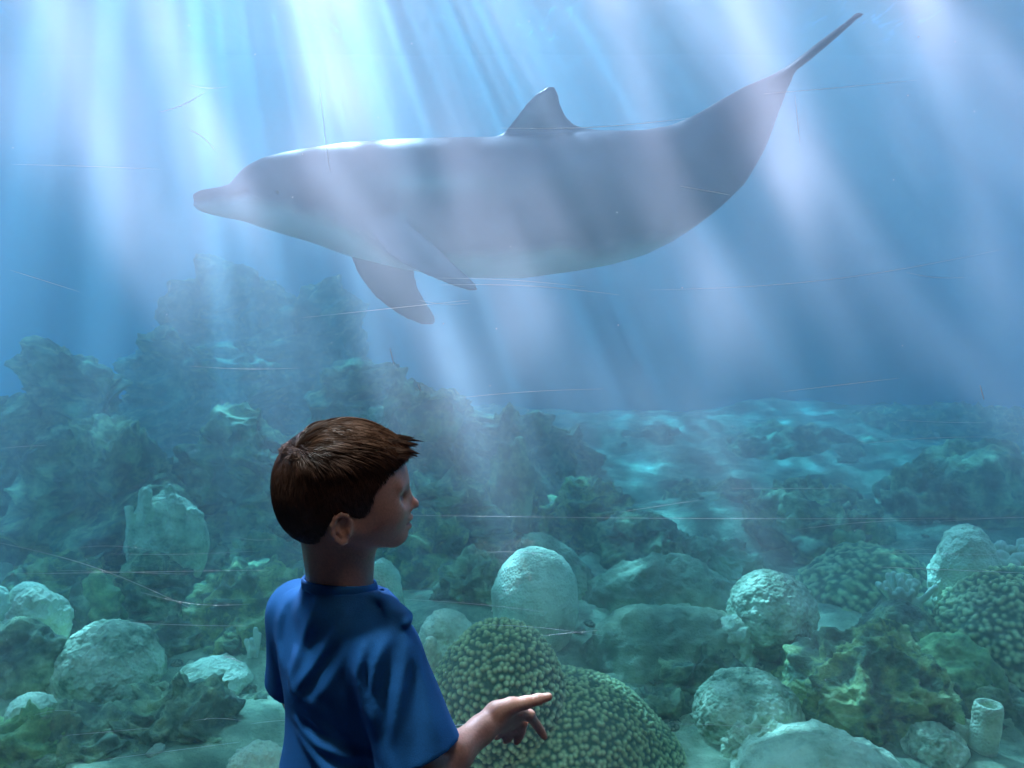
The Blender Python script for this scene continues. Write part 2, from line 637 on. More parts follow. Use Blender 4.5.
xt, zt = smooth_curve(tx, tz)
xb, zb = smooth_curve(bx_, bz)
xw, ww = smooth_curve(tx, wid)
ax = np.arange(tx[0] - .05, W(870, 10, 3.4)[0] + .05, .009)
ay = np.arange(DY - .62, DY + .62, .011)
az = np.arange(W(400, 340, DY)[2] - .12, W(853, 5, 3.3)[2] + .05, .009)
D = Field(ax, ay, az)
X = D.xs[:, None, None]
h = np.maximum(np.interp(D.xs, xt, zt) - np.interp(D.xs, xb, zb), .01)[:, None, None] / 2
zc = ((np.interp(D.xs, xt, zt) + np.interp(D.xs, xb, zb)) / 2)[:, None, None]
wd = np.interp(D.xs, xw, ww)[:, None, None]
u = (D.ys[None, :, None] - DY) / wd
v = (D.zs[None, None, :] - zc) / h
d = (np.sqrt(u * u + v * v) - 1) * np.minimum(h, wd)
endcap = np.maximum(tx[0] - X, X - tx[-1])
D.F = np.minimum(D.F, np.maximum(d, endcap)).astype(np.float32)
# mouth line
for sgn in (-1, 1):
    pts = [W(192, 201, DY), W(215, 202.5, DY), W(238, 200, DY), W(256, 196, DY)]
    ws = [.012, .050, .075, .112]
    pts = [p + np.array([0, sgn * w, 0]) for p, w in zip(pts, ws)]
    D.chain(pts, [.009, .013, .014, .009], k=.002, op='cut')


def fin(F, O, eu, ev, poly, tmax, soft, k):
    """thin tapering blade: outline in the plane (eu, ev) through O"""
    en = np.cross(eu, ev)
    P = np.array([O + eu * a + ev * b for a, b in poly])
    sl, (X, Y, Z) = F.block(P.min(0), P.max(0), tmax + k + .02)
    X, Y, Z = X - O[0], Y - O[1], Z - O[2]
    U = X * eu[0] + Y * eu[1] + Z * eu[2]
    V = X * ev[0] + Y * ev[1] + Z * ev[2]
    N = X * en[0] + Y * en[1] + Z * en[2]
    s = poly_sd(U, V, poly)
    t = tmax * np.sqrt(np.clip(-s / soft, 0, 1)) * (1 - .25 * np.clip(-s / soft, 0, 1))
    d = np.where(s < 0, np.abs(N) - t, np.sqrt(N * N + s * s))
    F.comb(sl, d.astype(np.float32), k, 'add')


def unit(v):
    v = np.asarray(v, float)
    return v / np.linalg.norm(v)


# dorsal fin
O = W(540, 140, DY)
poly = [tuple((W(a, b, DY) - O)[[0, 2]]) for a, b in [(478, 150), (500, 136), (512, 122), (524, 106), (536, 93), (548, 86), (555, 86.5), (559, 94), (561, 105), (566, 116), (574, 124), (590, 129), (620, 134), (620, 150)]]
fin(D, O, np.array([1., 0, 0]), np.array([0, 0, 1.]), poly, .028, .07, .035)
# near flipper (leaves the near side of the chest) and far flipper
def flipper(pix, Yroot, Ytip, k):
    pts = []
    x0, x1 = pix[0][0], max(p[0] for p in pix)
    r0 = np.array(pix[0], float)
    tip = np.array(max(pix, key=lambda p: p[1] + p[0] * .3), float)
    for p in pix:
        t = np.dot(np.array(p) - r0, tip - r0) / np.dot(tip - r0, tip - r0)
        pts.append(W(p[0], p[1], Yroot + (Ytip - Yroot) * t))
    pts = np.array(pts)
    c = pts.mean(0)
    _, _, vt = np.linalg.svd(pts - c)
    eu, ev = vt[0], vt[1]
    poly = [((q - c) @ eu, (q - c) @ ev) for q in pts]
    fin(D, c, eu, ev, poly, .024, .055, k)


flipper([(366, 222), (376, 240), (388, 254), (402, 264), (418, 272), (436, 280), (457, 288), (474, 292), (479, 290), (475, 283), (464, 272), (450, 259), (436, 245), (420, 232), (400, 218)], DY - .17, DY - .44, .045)
flipper([(346, 240), (350, 256), (357, 273), (366, 286), (376, 298), (390, 309), (406, 319), (422, 325), (433, 325.5), (437, 321), (433, 312), (425, 300), (418, 288), (415, 274), (412, 256), (400, 240)], DY + .08, DY + .42, .03)
# flukes
R0 = W(774, 82, DY)
T1 = W(848, 22, DY - .36)
e_y = np.array([0, 1., 0])
e_c = unit(np.array([T1[0] - R0[0], 0, T1[2] - R0[2]]))
Lc = np.linalg.norm((T1 - R0)[[0, 2]])
poly = []
side = [(-.02, .03), (.10, .07), (.20, .13), (.30, .21), (.38, .29), (Lc, .36), (Lc - .01, .335), (.36, .23), (.315, .12), (.285, .04), (.26, .0)]
poly = [(a, -b) for a, b in side] + [(a, b) for a, b in side[::-1][1:]]
fin(D, R0, e_c, e_y, poly, .026, .07, .03)
V, Fc = D.mesh()
V = relax(V, Fc, 4)
# countershading: pale throat and belly
zline_px = [(190, 206), (232, 205), (258, 203), (300, 206), (335, 217), (370, 240), (400, 258), (440, 262), (480, 258), (540, 256), (600, 252), (660, 238), (720, 214), (760, 175), (800, 100)]
lx, lz = px_xz(zline_px, DY)
sd = np.interp(V[:, 0], lx, lz) - V[:, 2] + .03 * fbm(V * 4, 3, 3)
belly = smooth01((sd + .04) / .10)
hh = np.maximum(np.interp(V[:, 0], xt, zt) - np.interp(V[:, 0], xb, zb), .01) / 2
cc = (np.interp(V[:, 0], xt, zt) + np.interp(V[:, 0], xb, zb)) / 2
rad = np.sqrt(((V[:, 1] - DY) / np.interp(V[:, 0], xw, ww)) ** 2 + ((V[:, 2] - cc) / hh) ** 2)
belly = belly * (1 - smooth01((rad - 1.04) / .12))
m_dol, nt, out = mat_new('dolphin_skin')
L = nt.links.new
at = nd(nt, 'ShaderNodeAttribute', attribute_name='belly')
tc = nd(nt, 'ShaderNodeTexCoord')
no = nd(nt, 'ShaderNodeTexNoise', i_Scale=5, i_Detail=6)
L(tc.outputs['Object'], no.inputs['Vector'])
cdark = ramp(nt, no.outputs[0], [(0.3, (0.085, 0.095, 0.13)), (0.7, (0.15, 0.16, 0.21))])
mx = nd(nt, 'ShaderNodeMix', data_type='RGBA')
L(at.outputs['Fac'], mx.inputs[0])
L(cdark, mx.inputs[6])
mx.inputs[7].default_value = (0.62, 0.66, 0.66, 1)
b = nd(nt, 'ShaderNodeBsdfPrincipled', i_Roughness=0.38)
L(mx.outputs[2], b.inputs['Base Color'])
L(b.outputs[0], out.inputs[0])
dol = empty('dolphin', W(480, 279, DY))
tag(dol, 'large grey dolphin with pale throat and belly swimming left above the reef', 'dolphin')
mesh_obj('body', V, Fc, m_dol, dol, attr={'belly': belly})

eye_m = plain_mat('dark_eye', (0.02, 0.02, 0.025), 0.15)


def ball(name, c, r, mat, parent, n=16, scale=(1, 1, 1)):
    th = np.linspace(0, 2 * PI, n * 2, endpoint=False)
    ph = np.linspace(-PI / 2, PI / 2, n + 1)
    A, B = np.meshgrid(th, ph, indexing='ij')
    P = np.stack([np.cos(A) * np.cos(B) * scale[0], np.sin(A) * np.cos(B) * scale[1], np.sin(B) * scale[2]], -1).reshape(-1, 3) * r + np.asarray(c)
    return mesh_obj(name, P, grid_faces(n * 2, n + 1, True), mat, parent)


for sgn in (-1, 1):
    ball('eye', W(287, 197, DY) + np.array([0, sgn * .135, 0]), .017, eye_m, dol)

# ------------------------------------------------------------------ the boy
FLOOR_POINT = [W(345, 700, 1.17)[0], 1.17, 0.0]
boy = empty('person', FLOOR_POINT)
tag(boy, 'young boy with short brown hair and blue t-shirt standing with one hand held out', 'person')

m_skin = plain_mat('skin', (0.62, 0.36, 0.27), 0.5, 0.15, 300, sss=0.25)
m_lip = plain_mat('lip', (0.50, 0.20, 0.18), 0.45)
m_eyew = plain_mat('eye_white', (0.75, 0.75, 0.75), 0.2)
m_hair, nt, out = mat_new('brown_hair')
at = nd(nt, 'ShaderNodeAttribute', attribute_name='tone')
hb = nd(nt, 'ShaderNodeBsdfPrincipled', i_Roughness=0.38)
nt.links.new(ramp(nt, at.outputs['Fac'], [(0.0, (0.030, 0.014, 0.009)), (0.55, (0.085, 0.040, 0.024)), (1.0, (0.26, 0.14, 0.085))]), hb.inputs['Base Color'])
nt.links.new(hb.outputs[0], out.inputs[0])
m_scalp = plain_mat('hair_underlayer', (0.035, 0.018, 0.011), 0.8, 0.3, 200)
m_shirt = plain_mat('blue_cotton', (0.008, 0.15, 0.46), 0.85, 0.25, 500)
m_collar = plain_mat('blue_ribbed_cotton', (0.008, 0.16, 0.48), 0.85, 0.4, 900)
m_shorts = plain_mat('navy_cotton', (0.02, 0.03, 0.07), 0.9, 0.3, 400)
m_shoe = plain_mat('grey_canvas', (0.18, 0.19, 0.21), 0.8, 0.3, 400)
m_sole = plain_mat('white_rubber', (0.6, 0.6, 0.6), 0.6)

YAW = math.radians(15)
hf = np.array([math.cos(YAW), math.sin(YAW), 0.0])          # where the face points
ht = np.array([-math.sin(YAW), math.cos(YAW), 0.0])         # away from the camera
hu = np.array([0, 0, 1.0])
HO = W(346, 490, 1.16)
HR = [hf, ht, hu]


def H(s, t, u):
    return HO + hf * s + ht * t + hu * u


def rotR(R, ang):
    """turn a frame in its own forward/up plane"""
    c, s_ = math.cos(ang), math.sin(ang)
    return [R[0] * c + R[2] * s_, R[1], -R[0] * s_ + R[2] * c]


STEP = 0.0021
bxs = np.arange(W(255, 600, 1.2)[0] - .02, W(560, 700, 1.2)[0] + .04, STEP)
bys = np.arange(1.0, 1.36, STEP)
zsplit = W(400, 768, 1.1)[2] - .03
bzs = np.concatenate([np.arange(0.02, zsplit, .006), np.arange(zsplit, HO[2] + .11, STEP)])
B = Field(bxs, bys, bzs)
# skull, face
B.ell(H(-.004, 0, .016), (.086, .069, .071), HR, 0)
B.ell(H(.030, 0, .008), (.058, .057, .056), HR, .03)
B.ell(H(.040, 0, -.030), (.044, .050, .046), HR, .03)
B.ell(H(.060, 0, -.042), (.029, .032, .030), HR, .02)
for sg in (-1, 1):
    B.cone(H(-.010, sg * .050, -.040), H(.066, sg * .014, -.073), .019, .0125, .025)
    B.ell(H(.050, sg * .036, -.030), (.026, .018, .024), HR, .02)           # cheek
B.ell(H(.0745, 0, -.0715), (.0145, .017, .0115), HR, .012)                  # chin
for sg in (-1, 1):
    B.ell(H(.086, sg * .031, -.008), (.013, .013, .0095), HR, .014, 'cut')   # eye socket
    B.cone(H(.078, sg * .012, .0075), H(.071, sg * .042, .0095), .0065, .005, .012)   # brow
    B.cone(H(.0775, sg * .022, -.002), H(.0705, sg * .042, -.004), .0038, .0032, .004)   # upper lid
    B.cone(H(.0765, sg * .022, -.012), H(.0695, sg * .041, -.011), .003, .003, .004)   # lower lid
# nose
B.cone(H(.0830, 0, -.004), H(.0990, 0, -.0250), .0056, .0062, .010)
B.ell(H(.1000, 0, -.0275), (.0076, .0085, .0064), HR, .005)
for sg in (-1, 1):
    B.ell(H(.0905, sg * .0095, -.0310), (.0075, .0055, .0055), HR, .004)
    B.ell(H(.0945, sg * .0052, -.0350), (.0035, .0024, .0030), HR, .002, 'cut')
# mouth
B.ell(H(.0865, 0, -.0460), (.0125, .0175, .0058), HR, .006)
B.ell(H(.0860, 0, -.0595), (.0108, .0150, .0056), HR, .005)
B.cone(H(.100, 0, -.0528), H(.082, .019, -.0535), .0014, .0012, .0025, 'cut')
B.cone(H(.100, 0, -.0528), H(.082, -.019, -.0535), .0014, .0012, .0025, 'cut')
# ears
for sg in (-1, 1):
    er = lambda s, t, u: H(-.0095 + s * 1.02, sg * (.0675 + t), -.038 + u)
    B.ell(er(-.001, .001, -.001), (.0135, .0055, .0200), rotR(HR, .2), .006)
    B.ell(er(.001, .0085, -.002), (.0085, .0060, .0125), rotR(HR, .2), .004, 'cut')
    hel = [(.009, .002, -.002), (.010, .004, .009), (.006, .007, .0175), (-.002, .009, .0205), (-.010, .010, .016), (-.0145, .010, .006), (-.014, .009, -.006), (-.009, .007, -.015), (-.002, .005, -.021), (.004, .003, -.020)]
    B.chain([er(*q) for q in hel], [.0026, .0028, .003, .0031, .0032, .0031, .0030, .0032, .0042, .0038], .003)
    B.chain([er(-.0085, .006, .010), er(-.0075, .0065, -.002), er(-.002, .006, -.011)], [.0022, .0024, .0022], .003)
    B.ell(er(.0085, .005, -.006), (.0028, .0035, .0045), HR, .002)           # tragus
# neck
NB = W(338, 586, 1.175)
B.cone(H(-.022, 0, -.045), NB, .047, .0445, .020)
B.cone(H(.012, 0, -.060), NB + np.array([.012, .004, 0]), .032, .038, .018)
# trunk
BY = math.radians(42)
br = np.array([math.cos(BY), -math.sin(BY), 0.0])            # towards his right shoulder
bf = np.array([math.sin(BY), math.cos(BY), 0.0])             # where his chest points
BR = [br, bf, hu]
CH = W(340, 668, 1.175)


def T(r, f, u):
    return CH + br * r + bf * f + hu * u


SHR, SHL = T(.110, -.002, .052), T(-.112, .004, .056)
B.ell(T(0, .005, .010), (.110, .066, .080), BR, .03)
B.ell(T(0, .006, -.085), (.095, .060, .100), BR, .04)
B.ell(T(0, .000, -.190), (.098, .066, .080), BR, .04)
B.cone(T(-.03, -.006, .080), SHL, .034, .035, .03)
B.cone(T(.03, -.006, .080), SHR, .034, .035, .03)
# right arm
EL = W(427, 776, 1.075)
WR = W(494, 719, 1.185)
B.chain([SHR, SHR * .5 + EL * .5 + bf * -.002, EL], [.036, .031, .026], .012)
FM = EL * .62 + WR * .38
B.chain([EL, FM, EL * .2 + WR * .8, WR], [.0265, .0265, .0195, .0185], .014)
# left arm hangs down behind the trunk
LE = T(-.158, .030, -.110)
LW = T(-.120, .135, -.150)
B.chain([SHL, LE, LE * .5 + LW * .5, LW], [.035, .027, .026, .018], .012)
LH = LW + bf * .05 - hu * .01
B.cone(LW, LH, .018, .016, .008)
for i in range(4):
    a = LH + br * (.018 - .012 * i) + bf * .006
    B.chain([a, a + bf * .020 - hu * .008, a + bf * .026 - hu * .026], [.0068, .0062, .0055], .003, .006)
B.chain([LW + br * .016 + bf * .01, LW + br * .034 + bf * .030, LW + br * .034 + bf * .048], [.009, .0075, .006], .003, .008)
# right hand: palm turned down and away, thumb pointing out, fingers drooping
KN = [W(529, 715, 1.222), W(522, 722, 1.243), W(513, 726, 1.257), W(504, 727, 1.268)]
B.cone(WR, W(503, 716, 1.20), .0180, .0165, .012)
B.chain([W(499, 714, 1.190), W(515, 712, 1.212), KN[0]], [.0165, .0135, .0088], .010)
B.chain([W(499, 718, 1.195), W(512, 717, 1.225), KN[1]], [.0150, .0125, .0090], .010)
B.chain([W(498, 721, 1.200), W(506, 722, 1.235), KN[2]], [.0140, .0115, .0085], .010)
B.chain([W(496, 724, 1.200), W(500, 725, 1.240), KN[3]], [.0130, .0105, .0078], .010)
B.chain([W(497, 711, 1.182), W(511, 706, 1.186), W(526, 702.5, 1.190), W(538, 699.5, 1.194), W(548.5, 696.8, 1.199)], [.0140, .0122, .0092, .0080, .0064], .006, .012)
fing = [([(530, 716, 1.222), (536, 724, 1.240), (541, 731, 1.247), (544.5, 737, 1.246)], [.0085, .0073, .0066, .0056]),
        ([(522, 723, 1.243), (521.5, 731, 1.262), (519, 738, 1.266), (516.5, 742, 1.262)], [.0087, .0075, .0068, .0058]),
        ([(513, 727, 1.257), (511, 734, 1.276), (508, 739, 1.280), (505, 741, 1.276)], [.0082, .0071, .0064, .0055]),
        ([(504, 728, 1.268), (501, 733, 1.284), (498, 736, 1.287), (496, 737, 1.284)], [.0074, .0063, .0057, .0050])]
for pts, rs in fing:
    B.chain([W(*q) for q in pts], rs, .002, .006)
# legs
HIP = T(0, 0, -.21)
for sg in (-1, 1):
    hp = HIP + br * (.052 * sg)
    kn = np.array([hp[0] + bf[0] * .01 + br[0] * .01 * sg, hp[1] + bf[1] * .01 + br[1] * .01 * sg, .30])
    an = np.array([kn[0] - bf[0] * .01, kn[1] - bf[1] * .01, .065])
    B.chain([hp, kn, kn * .6 + an * .4 - bf * .008, an], [.060, .040, .040, .027], .02)
    B.cone(an + hu * -.03, an + bf * .08 + hu * -.038, .024, .018, .015)
Vb, Fb = B.mesh()
Vb = relax(Vb, Fb, 1)
body = mesh_obj('body', Vb, Fb, m_skin, boy)
# lips: the skin there has its own colour
body.data.materials.append(m_lip)
rel = Vb - HO
s_, t_, u_ = rel @ hf, rel @ ht, rel @ hu
lip = ((t_ / .0165) ** 2 + ((u_ + .0525) / (.0115 - .004 * np.abs(t_) / .0165)) ** 2 < 1) & (s_ > .084)
fm = lip[Fb].all(1)
body.data.polygons.foreach_set('material_index', fm.astype(np.int32))
for sg in (-1, 1):
    e = ball('eye', H(.0655, sg * .0315, -.0075), .0112, m_eyew, boy)
    ball('iris', H(.0655 + .0090, sg * .0322, -.0075), .0048, eye_m, e, scale=(.5, 1, 1))
    # eyebrow and lashes

# ---- t-shirt: a thin shell around the trunk and upper arms, cut at neck, hem and cuffs
SX = np.arange(W(250, 650, 1.2)[0] - .03, W(470, 740, 1.1)[0] + .05, .0026)
SY = np.arange(0.985, 1.36, .0026)
SZ = np.arange(0.50, NB[2] + .035, .0026)
S = Field(SX, SY, SZ)
S.ell(T(0, .005, .010), (.122, .078, .088), BR, .03)
S.ell(T(0, .006, -.085), (.112, .075, .115), BR, .04)
S.ell(T(0, .002, -.200), (.122, .086, .105), BR, .05)
S.cone(T(-.02, -.006, .084), SHL, .042, .050, .03)
S.cone(T(.02, -.004, .084), SHR, .045, .044, .03)
S.cone(T(.02, .02, .084), T(.08, .02, .066), .034, .030, .03)
S.cone(NB + hu * -.02, NB + hu * .03, .056, .050, .025)
ru = unit(EL - SHR)
CUFR = SHR + ru * (np.linalg.norm(EL - SHR) * .83)
S.cone(SHR, CUFR + ru * .05, .049, .066, .018)
lu = unit(LE - SHL)
CUFL = SHL + lu * (np.linalg.norm(LE - SHL) * .80)
S.cone(SHL, CUFL + lu * .05, .049, .060, .018)
for a_, r_ in (((374, 588, 1.175), .007), ((381, 594, 1.160), .0085), ((388, 599, 1.145), .0075), ((394, 605, 1.130), .009), ((401, 611, 1.115), .008), ((407, 618, 1.100), .008)):
    S.ell(W(*a_), (r_, r_ * 2.4, r_ * .8), None, .010)
# creases pressed into the cloth; each runs along a line over the back or a sleeve
Xg, Yg, Zg = np.meshgrid(S.xs, S.ys, S.zs, indexing='ij', sparse=True)


def crease(pts, amp, w, Y=1.10, side=None):
    P = [W(a, b, Y) for a, b in pts]
    w = w * 1.3
    xmin, xmax = min(p[0] for p in P) - 3 * w, max(p[0] for p in P) + 3 * w
    zmin, zmax = min(p[2] for p in P) - 3 * w, max(p[2] for p in P) + 3 * w
    i0, i1 = np.searchsorted(S.xs, [xmin, xmax])
    k0, k1 = np.searchsorted(S.zs, [zmin, zmax])
    x, z = S.xs[i0:i1, None], S.zs[None, k0:k1]
    best = np.full((i1 - i0, k1 - k0), 1e9, np.float32)
    n = len(P) - 1
    fade = np.ones_like(best)
    for i in range(n):
        a, b = P[i][[0, 2]], P[i + 1][[0, 2]]
        ab = b - a
        t = np.clip(((x - a[0]) * ab[0] + (z - a[1]) * ab[1]) / (ab @ ab), 0, 1)
        dd = (x - a[0] - t * ab[0]) ** 2 + (z - a[1] - t * ab[1]) ** 2
        g = (i + t) / n
        m = dd < best
        best = np.where(m, dd, best)
        fade = np.where(m, np.sin(np.clip(g * .86 + .10, 0, 1) * PI) ** .6, fade)
    bump = amp * fade * np.exp(-best / w ** 2)
    far = (S.ys < 1.22)[None, :, None]
    S.F[i0:i1, :, k0:k1] -= (bump[:, None, :] * far).astype(np.float32)


# long diagonal folds from the collar down to the left side
crease([(322, 596), (312, 618), (303, 645), (292, 672)], .0070, .0065, 1.14)
crease([(345, 612), (330, 640), (312, 668), (294, 690)], .0080, .0070, 1.12)
crease([(338, 640), (322, 664), (306, 688)], -.0050, .007, 1.12)
crease([(352, 626), (344, 655), (330, 680), (318, 694)], .0040, .006, 1.12)
crease([(366, 640), (362, 664), (368, 690), (378, 712)], .0075, .0065, 1.09)
crease([(374, 640), (372, 668), (378, 694)], -.0060, .0055, 1.09)
crease([(385, 640), (376, 662), (374, 690), (384, 716)], .0065, .006, 1.07)
crease([(360, 602), (372, 606), (388, 614), (402, 628)], .0050, .006, 1.10)
crease([(292, 732), (318, 744), (350, 750), (384, 752)], .0060, .0060, 1.10)
crease([(298, 726), (320, 735), (345, 741)], -.0040, .005, 1.10)
crease([(296, 744), (316, 757), (335, 768), (355, 780)], .0070, .0065, 1.10)
crease([(328, 706), (338, 724), (352, 740), (362, 748)], -.0080, .011, 1.10)
crease([(304, 700), (330, 712), (346, 726)], .0040, .009, 1.10)
crease([(318, 770), (350, 778), (384, 778)], .005, .006, 1.09)
crease([(276, 620), (272, 645), (280, 668)], .0050, .0065, 1.16)
crease([(286, 600), (278, 612), (270, 632)], .004, .006, 1.16)
crease([(290, 668), (296, 684), (304, 692)], .0045, .005, 1.14)
# sleeve
crease([(402, 640), (404, 670), (398, 705), (392, 738)], .0060, .0065, 1.04)
crease([(410, 650), (420, 684), (430, 716), (440, 742)], .0045, .0075, 1.04)
crease([(392, 656), (384, 690), (386, 720), (396, 752)], -.0065, .0075, 1.05)
crease([(396, 650), (410, 690), (416, 730), (414, 756)], -.0045, .009, 1.04)
nz = fbm(np.stack([a.ravel() for a in np.meshgrid(S.xs[::6], S.ys[::6], S.zs[::6], indexing='ij')], 1) * 22, 2, 9)
gx, gy, gz = len(S.xs[::6]), len(S.ys[::6]), len(S.zs[::6])
nz = nz.reshape(gx, gy, gz)
nz = np.repeat(np.repeat(np.repeat(nz, 6, 0), 6, 1), 6, 2)[:len(S.xs), :len(S.ys), :len(S.zs)]
for axn in range(3):
    for _ in range(2):
        nz = (nz + np.roll(nz, 2, axn) + np.roll(nz, -2, axn) + np.roll(nz, 4, axn) + np.roll(nz, -4, axn)) / 5
S.F -= .0022 * nz.astype(np.float32)
S.F = np.maximum(S.F, -(S.F + .0078))


def plane_cut(pt, n, cond=None):
    """remove everything on the +n side of a plane (where cond holds)"""
    d = (Xg - pt[0]) * n[0] + (Yg - pt[1]) * n[1] + (Zg - pt[2]) * n[2]
    if cond is not None:
        d = np.where(cond, d, -1)
    S.F = np.maximum(S.F, d.astype(np.float32))


nr = (Xg - CH[0]) * br[0] + (Yg - CH[1]) * br[1]
radn = (Xg - NB[0]) ** 2 + (Yg - NB[1]) ** 2
ncol = unit(bf * .16 + hu)
plane_cut(NB + hu * .004, ncol, radn < .075 ** 2)
cutR = unit(ru * 1.0 + br * .05 + hu * 0.05)
dR = (Xg - SHR[0]) ** 2 + (Yg - SHR[1]) ** 2 + (Zg - SHR[2]) ** 2
lineR = SHR
tt = (Xg - SHR[0]) * ru[0] + (Yg - SHR[1]) * ru[1] + (Zg - SHR[2]) * ru[2]
axd = np.sqrt(np.maximum(dR - tt ** 2, 0))
plane_cut(CUFR, cutR, (axd < .085) & (nr > .098))
dL = (Xg - SHL[0]) ** 2 + (Yg - SHL[1]) ** 2 + (Zg - SHL[2]) ** 2
tl = (Xg - SHL[0]) * lu[0] + (Yg - SHL[1]) * lu[1] + (Zg - SHL[2]) * lu[2]
axl = np.sqrt(np.maximum(dL - tl ** 2, 0))
plane_cut(CUFL, unit(lu), (axl < .085) & (nr < -.108))
plane_cut(np.array([0, 0, .515]), -hu)
Vs, Fs = S.mesh()
Vs = relax(Vs, Fs, 6)
shirt = mesh_obj('t_shirt', Vs, Fs, m_shirt, boy)


def loop_tube(name, pts, r, mat, parent, flat=1.0, closed=True):
    pts = np.asarray(pts)
    n = len(pts)
    nxt = np.roll(pts, -1, 0) - np.roll(pts, 1, 0) if closed else np.gradient(pts, axis=0)
    tg = nxt / np.linalg.norm(nxt, axis=1)[:, None]
    up = np.tile(hu, (n, 1))
    sd_ = np.cross(tg, up)
    sd_ /= np.maximum(np.linalg.norm(sd_, axis=1), 1e-6)[:, None]
    up = np.cross(sd_, tg)
    k = 12
    a = np.linspace(0, 2 * PI, k, endpoint=False)
    P = pts[:, None, :] + (np.cos(a)[None, :, None] * sd_[:, None, :] * r + np.sin(a)[None, :, None] * up[:, None, :] * r * flat)
    idx = np.arange(n * k).reshape(n, k)
    if closed:
        idx = np.vstack([idx, idx[:1]])
    idx = np.hstack([idx, idx[:, :1]])
    f = np.stack([idx[:-1, :-1], idx[1:, :-1], idx[1:, 1:], idx[:-1, 1:]], -1).reshape(-1, 4)
    return mesh_obj(name, P.reshape(-1, 3), f, mat, parent)


# ribbed collar: a flat band round the neck
ang = np.linspace(0, 2 * PI, 96, endpoint=False)
cpts = []
for a in ang:
    dr = br * math.cos(a) + bf * math.sin(a)
    p = NB + dr * (.0525 + .002 * math.sin(3 * a)) + np.array([.002, 0, 0])
    p = p + hu * (.004 - (dr @ bf) * .0525 * .16 / 1.0)
    cpts.append(p)
loop_tube('collar', cpts, .0034, m_collar, shirt, flat=2.4)

# shorts and shoes (below the frame)
QX = np.arange(CH[0] - .16, CH[0] + .16, .006)
QY = np.arange(CH[1] - .16, CH[1] + .16, .006)
Q = Field(QX, QY, np.arange(.28, .60, .006))
Q.ell(T(0, 0, -.20), (.108, .076, .070), BR, .03)
for sg in (-1, 1):
    hp = HIP + br * (.054 * sg)
    Q.cone(hp, np.array([hp[0] + br[0] * .012 * sg, hp[1] + br[1] * .012 * sg, .26]), .068, .062, .02)
Q.F = np.maximum(Q.F, -(Q.F + .006))
Q.F = np.maximum(Q.F, (.335 - Q.zs[None, None, :]) + 0 * Q.F)
Q.F = np.maximum(Q.F, (Q.zs[None, None, :] - .545) + 0 * Q.F)
Vq, Fq = Q.mesh()
mesh_obj('shorts', Vq, Fq, m_shorts, boy)
for sg in (-1, 1):
    hp = HIP + br * (.052 * sg)
    c = np.array([hp[0] + br[0] * .01 * sg, hp[1] + br[1] * .01 * sg, 0]) + bf * .030
    G = Field(np.arange(c[0] - .13, c[0] + .13, .004), np.arange(c[1] - .13, c[1] + .13, .004), np.arange(0, .13, .004))
    G.ell(c + hu * .035 + bf * .02, (.036, .085, .030), BR, .01)
    G.cone(c + hu * .05 - bf * .035, c + hu * .085 - bf * .035, .035, .031, .02)
    G.F = np.maximum(G.F, (.012 - G.zs[None, None, :]) + 0 * G.F)
    v_, f_ = G.mesh()
    sh = mesh_obj('shoe', v_, f_, m_shoe, boy)
    G = Field(np.arange(c[0] - .13, c[0] + .13, .004), np.arange(c[1] - .13, c[1] + .13, .004), np.arange(-.008, .04, .004))
    G.ell(c + hu * .01 + bf * .015, (.041, .094, .05), BR, .01)
    G.F = np.maximum(G.F, np.abs(G.zs[None, None, :] - .010) - .0095 + 0 * G.F)
    v_, f_ = G.mesh()
    mesh_obj('sole', v_, f_, m_sole, sh)

# ---- hair: an under-layer on the scalp and thousands of tapering locks
C = Field(np.arange(HO[0] - .12, HO[0] + .13, .003), np.arange(HO[1] - .11, HO[1] + .11, .003), np.arange(HO[2] - .09, HO[2] + .115, .003))
C.ell(H(-.0065, 0, .018), (.0958, .0763, .0773), HR, 0)
C.ell(H(-.034, 0, -.010), (.066, .066, .066), HR, .02)
CX, CY, CZ = np.meshgrid(C.xs - HO[0], C.ys - HO[1], C.zs - HO[2], indexing='ij', sparse=True)
cs, ct, cu = CX * hf[0] + CY * hf[1], CX * ht[0] + CY * ht[1], CZ
# hairline: forehead, temple, sideburn, round the ear, nape
HL = np.array([(-.10, -.066), (-.060, -.072), (-.044, -.066), (-.034, -.046), (-.026, -.018), (-.010, -.010), (.004, -.020), (.009, -.038), (.022, -.038), (.026, -.006), (.036, .018), (.052, .032), (.066, .040), (.078, .046), (.12, .050)])
line = np.interp(cs, HL[:, 0], HL[:, 1])
C.F = np.maximum(C.F, (line - cu) * .8).astype(np.float32)
Vc, Fc2 = C.mesh()
hair = mesh_obj('hair', Vc, Fc2, m_scalp, boy)

# locks
N = 20000
WH = np.array([-.072, -.020, .062])     # whorl at the crown
E_C, E_R = np.array([-.0065, 0, .018]), np.array([.0960, .0765, .0775])
N_C, N_R = np.array([-.034, 0, -.010]), np.array([.066, .066, .066])


def reach(dv, c, r):
    """distance from E_C along dv to the far side of an ellipsoid"""
    o_ = (E_C - c) / r
    d_ = dv / r
    a = np.sum(d_ * d_, 1)
    b = d_ @ o_
    cc_ = o_ @ o_ - 1
    disc = b * b - a * cc_
    return np.where(disc > 0, (-b + np.sqrt(np.maximum(disc, 0))) / a, 0)


def scalp_r(dv):
    r1, r2 = reach(dv, E_C, E_R), reach(dv, N_C, N_R)
    h_ = np.clip(.5 + .5 * (r1 - r2) / .014, 0, 1)
    return r2 * (1 - h_) + r1 * h_ + .014 * h_ * (1 - h_)


